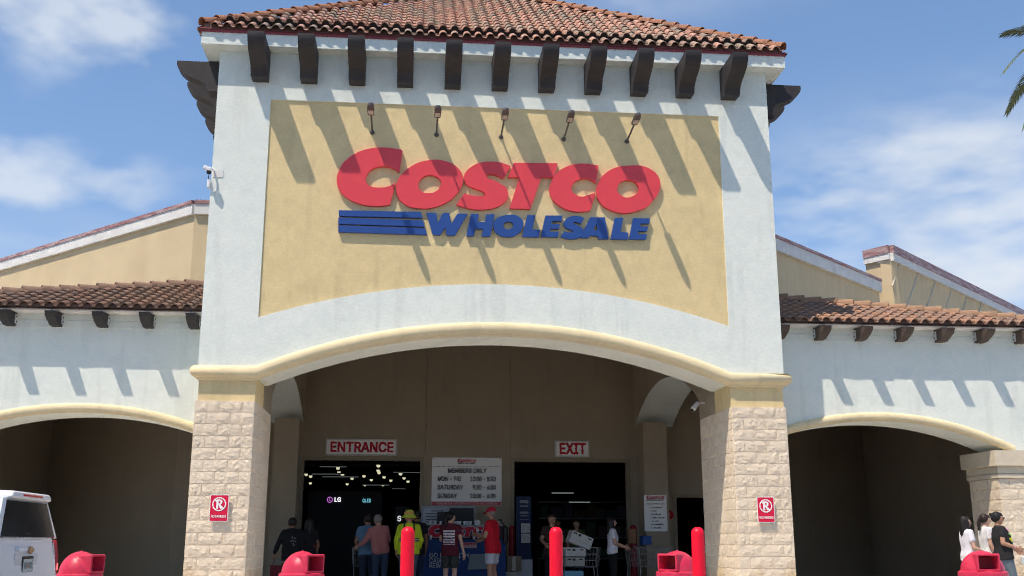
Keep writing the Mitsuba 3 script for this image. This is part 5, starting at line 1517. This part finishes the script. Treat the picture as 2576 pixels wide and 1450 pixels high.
person('dim person in a grey top behind the boxes in the exit', 2.35, 9.6, 185, 1.70, SKIN['brown'], HAIR['black'], 'short', cloth('grey_top', (0.06, 0.06, 0.07)), cloth('dim_trousers', (0.015, 0.017, 0.02)))

# three women walking on the right
k, B, R, Rh = person('girl with long dark hair in a plain white T-shirt, behind the litter bin', 8.42, -0.1, -96, 1.57, SKIN['light'], HAIR['black'], 'long', cloth('white_tee', (0.66, 0.65, 0.70)), cloth('pale_shorts', (0.50, 0.50, 0.52)), arms={'r': (vec(0.22, 0.03, 1.11), vec(0.20, 0.26, 1.00)), 'l': (vec(-0.22, 0.0, 1.12), vec(-0.22, 0.12, 0.88))}, hem=0.86, girth=0.95, shorts=0.60)
k, B, R, Rh = person('woman in a white T-shirt with a red print and pale glasses, between the other two', 8.98, 0.25, -97, 1.62, SKIN['light'], HAIR['dark'], 'tail', cloth('printed_tee', (0.66, 0.66, 0.68)), cloth('pale_jeans', (0.30, 0.36, 0.42)), hem=0.86, girth=1.05, nod=0.1)
star = Polygon([(0.028 * (1 if i % 2 == 0 else 0.45) * math.cos(a), 0.028 * (1 if i % 2 == 0 else 0.45) * math.sin(a)) for i, a in enumerate(np.linspace(PI / 2, PI / 2 + 2 * PI, 11)[:-1])])
m = ex_yz(star, 0.0, 0.012); m.apply_scale((1, 1.4, 1.4)); m.apply_transform(trimesh.transformations.rotation_matrix(0.0, (0, 0, 1))); m.apply_translation((0.232, -0.01, 1.30))
wear(k, 'red_print', m, mat('tee_red', (0.55, 0.05, 0.12), 0.8), B, R)
m = cat([ex_yz(rect(-0.03 + .012 * i, -0.022 + .012 * i, -0.012, 0.008 + 0.006 * (i % 2)), 0, 0.012) for i in range(6)]); m.apply_translation((0.232, -0.0, 1.24))
wear(k, 'dark_print', m, INK, B, R)
wear(k, 'glasses', cat([tube([(q * 0.055, 0.085, 1.60), (q * 0.083, 0.02, 1.608), (q * 0.084, -0.03, 1.60)], 0.006, 5) for q in (-1, 1)]), PLATE_WHITE, B, Rh)
k, B, R, Rh = person('woman with dark hair in a bun, sunglasses and black T-shirt with a bright print', 8.90, -0.42, -101, 1.64, SKIN['tan'], HAIR['black'], 'bun', cloth('black_printed_tee', (0.020, 0.020, 0.022)), cloth('grey_blue_jeans', (0.115, 0.15, 0.18)), arms={'r': (vec(0.245, -0.06, 1.15), vec(0.215, 0.17, 1.04)), 'l': (vec(-0.23, 0.06, 1.13), vec(-0.22, 0.30, 0.99))}, hem=0.85, girth=1.22, lean=-0.10, nod=0.18, legs={'r': (vec(0.10, 0.09, 0.50), vec(0.10, 0.20, 0.085)), 'l': (vec(-0.10, -0.02, 0.49), vec(-0.10, -0.15, 0.10))})
wear(k, 'sunglasses', cat([hull([((s * 0.034, 0.094, 1.60), 0.017), ((s * 0.020, 0.10, 1.602), 0.014)]) for s in (-1, 1)] + [tube([(s * 0.05, 0.088, 1.606), (s * 0.082, 0.02, 1.61), (s * 0.085, -0.01, 1.606)], 0.005, 5) for s in (-1, 1)]), BLACK, B, Rh)
for nm, c2, pts in (('green_print', (0.20, 0.50, 0.14), [(0.08, 1.30), (0.13, 1.25), (0.15, 1.27), (0.10, 1.33)]), ('yellow_print', (0.62, 0.68, 0.05), [(0.07, 1.235), (0.15, 1.215), (0.165, 1.17), (0.12, 1.15), (0.075, 1.21)]), ('teal_print', (0.12, 0.26, 0.24), [(0.12, 1.14), (0.165, 1.16), (0.165, 1.07), (0.13, 1.06)]), ('pink_print', (0.50, 0.12, 0.30), [(0.06, 1.40), (0.075, 1.41), (0.125, 1.32), (0.11, 1.31)])):
    q = Polygon(pts)
    m = ex_yz(q, 0, 0.30)
    # keep the slice of the chest surface just outside the shirt
    tr_ = hullm([(vec(-0.0976, 0.01, 1.25), 0.122 + 0.032), (vec(0.0976, 0.01, 1.25), 0.122 + 0.032), (vec(-0.08, 0.012, 1.07), 0.116 + 0.032), (vec(0.08, 0.012, 1.07), 0.116 + 0.032), (vec(-0.145, -0.005, 1.37), 0.085), (vec(0.145, -0.005, 1.37), 0.085)], ICO2)
    inner = hullm([(vec(-0.0976, 0.01, 1.25), 0.122 + 0.012), (vec(0.0976, 0.01, 1.25), 0.122 + 0.012), (vec(-0.08, 0.012, 1.07), 0.116 + 0.012), (vec(0.08, 0.012, 1.07), 0.116 + 0.012), (vec(-0.145, -0.005, 1.37), 0.065), (vec(0.145, -0.005, 1.37), 0.065)], ICO2)
    r = tm((man(m) ^ tr_) - inner)
    if len(r.faces):
        wear(k, nm, r, mat('tee_' + nm, c2, 0.8), B, R)
wear(k, 'wristband', cat([lathe([(0.026, -0.012), (0.034, -0.012), (0.034, 0.012), (0.026, 0.012)], 14).apply_transform(trimesh.geometry.align_vectors((0, 0, 1), (0.03, -0.23, 0.11))).apply_translation((0.219, 0.13, 1.06))]), mat('pink_band', (0.55, 0.30, 0.36), 0.6), B, R)
k2 = thing('drink_cup', 'pale cup in the hand of the woman in black', 'cup')
add('cup', lathe([(0, 0), (0.03, 0), (0.038, 0.13), (0, 0.13)], 16, (9.25, -0.40, 0.74)), CUP, k2, smooth=30)
add('lid', lathe([(0, 0.145), (0.034, 0.145), (0.04, 0.13), (0, 0.13)], 16, (9.25, -0.40, 0.74)), PLATE_WHITE, k2, smooth=30)

# keys keep every thing with its parts; nothing else is left over
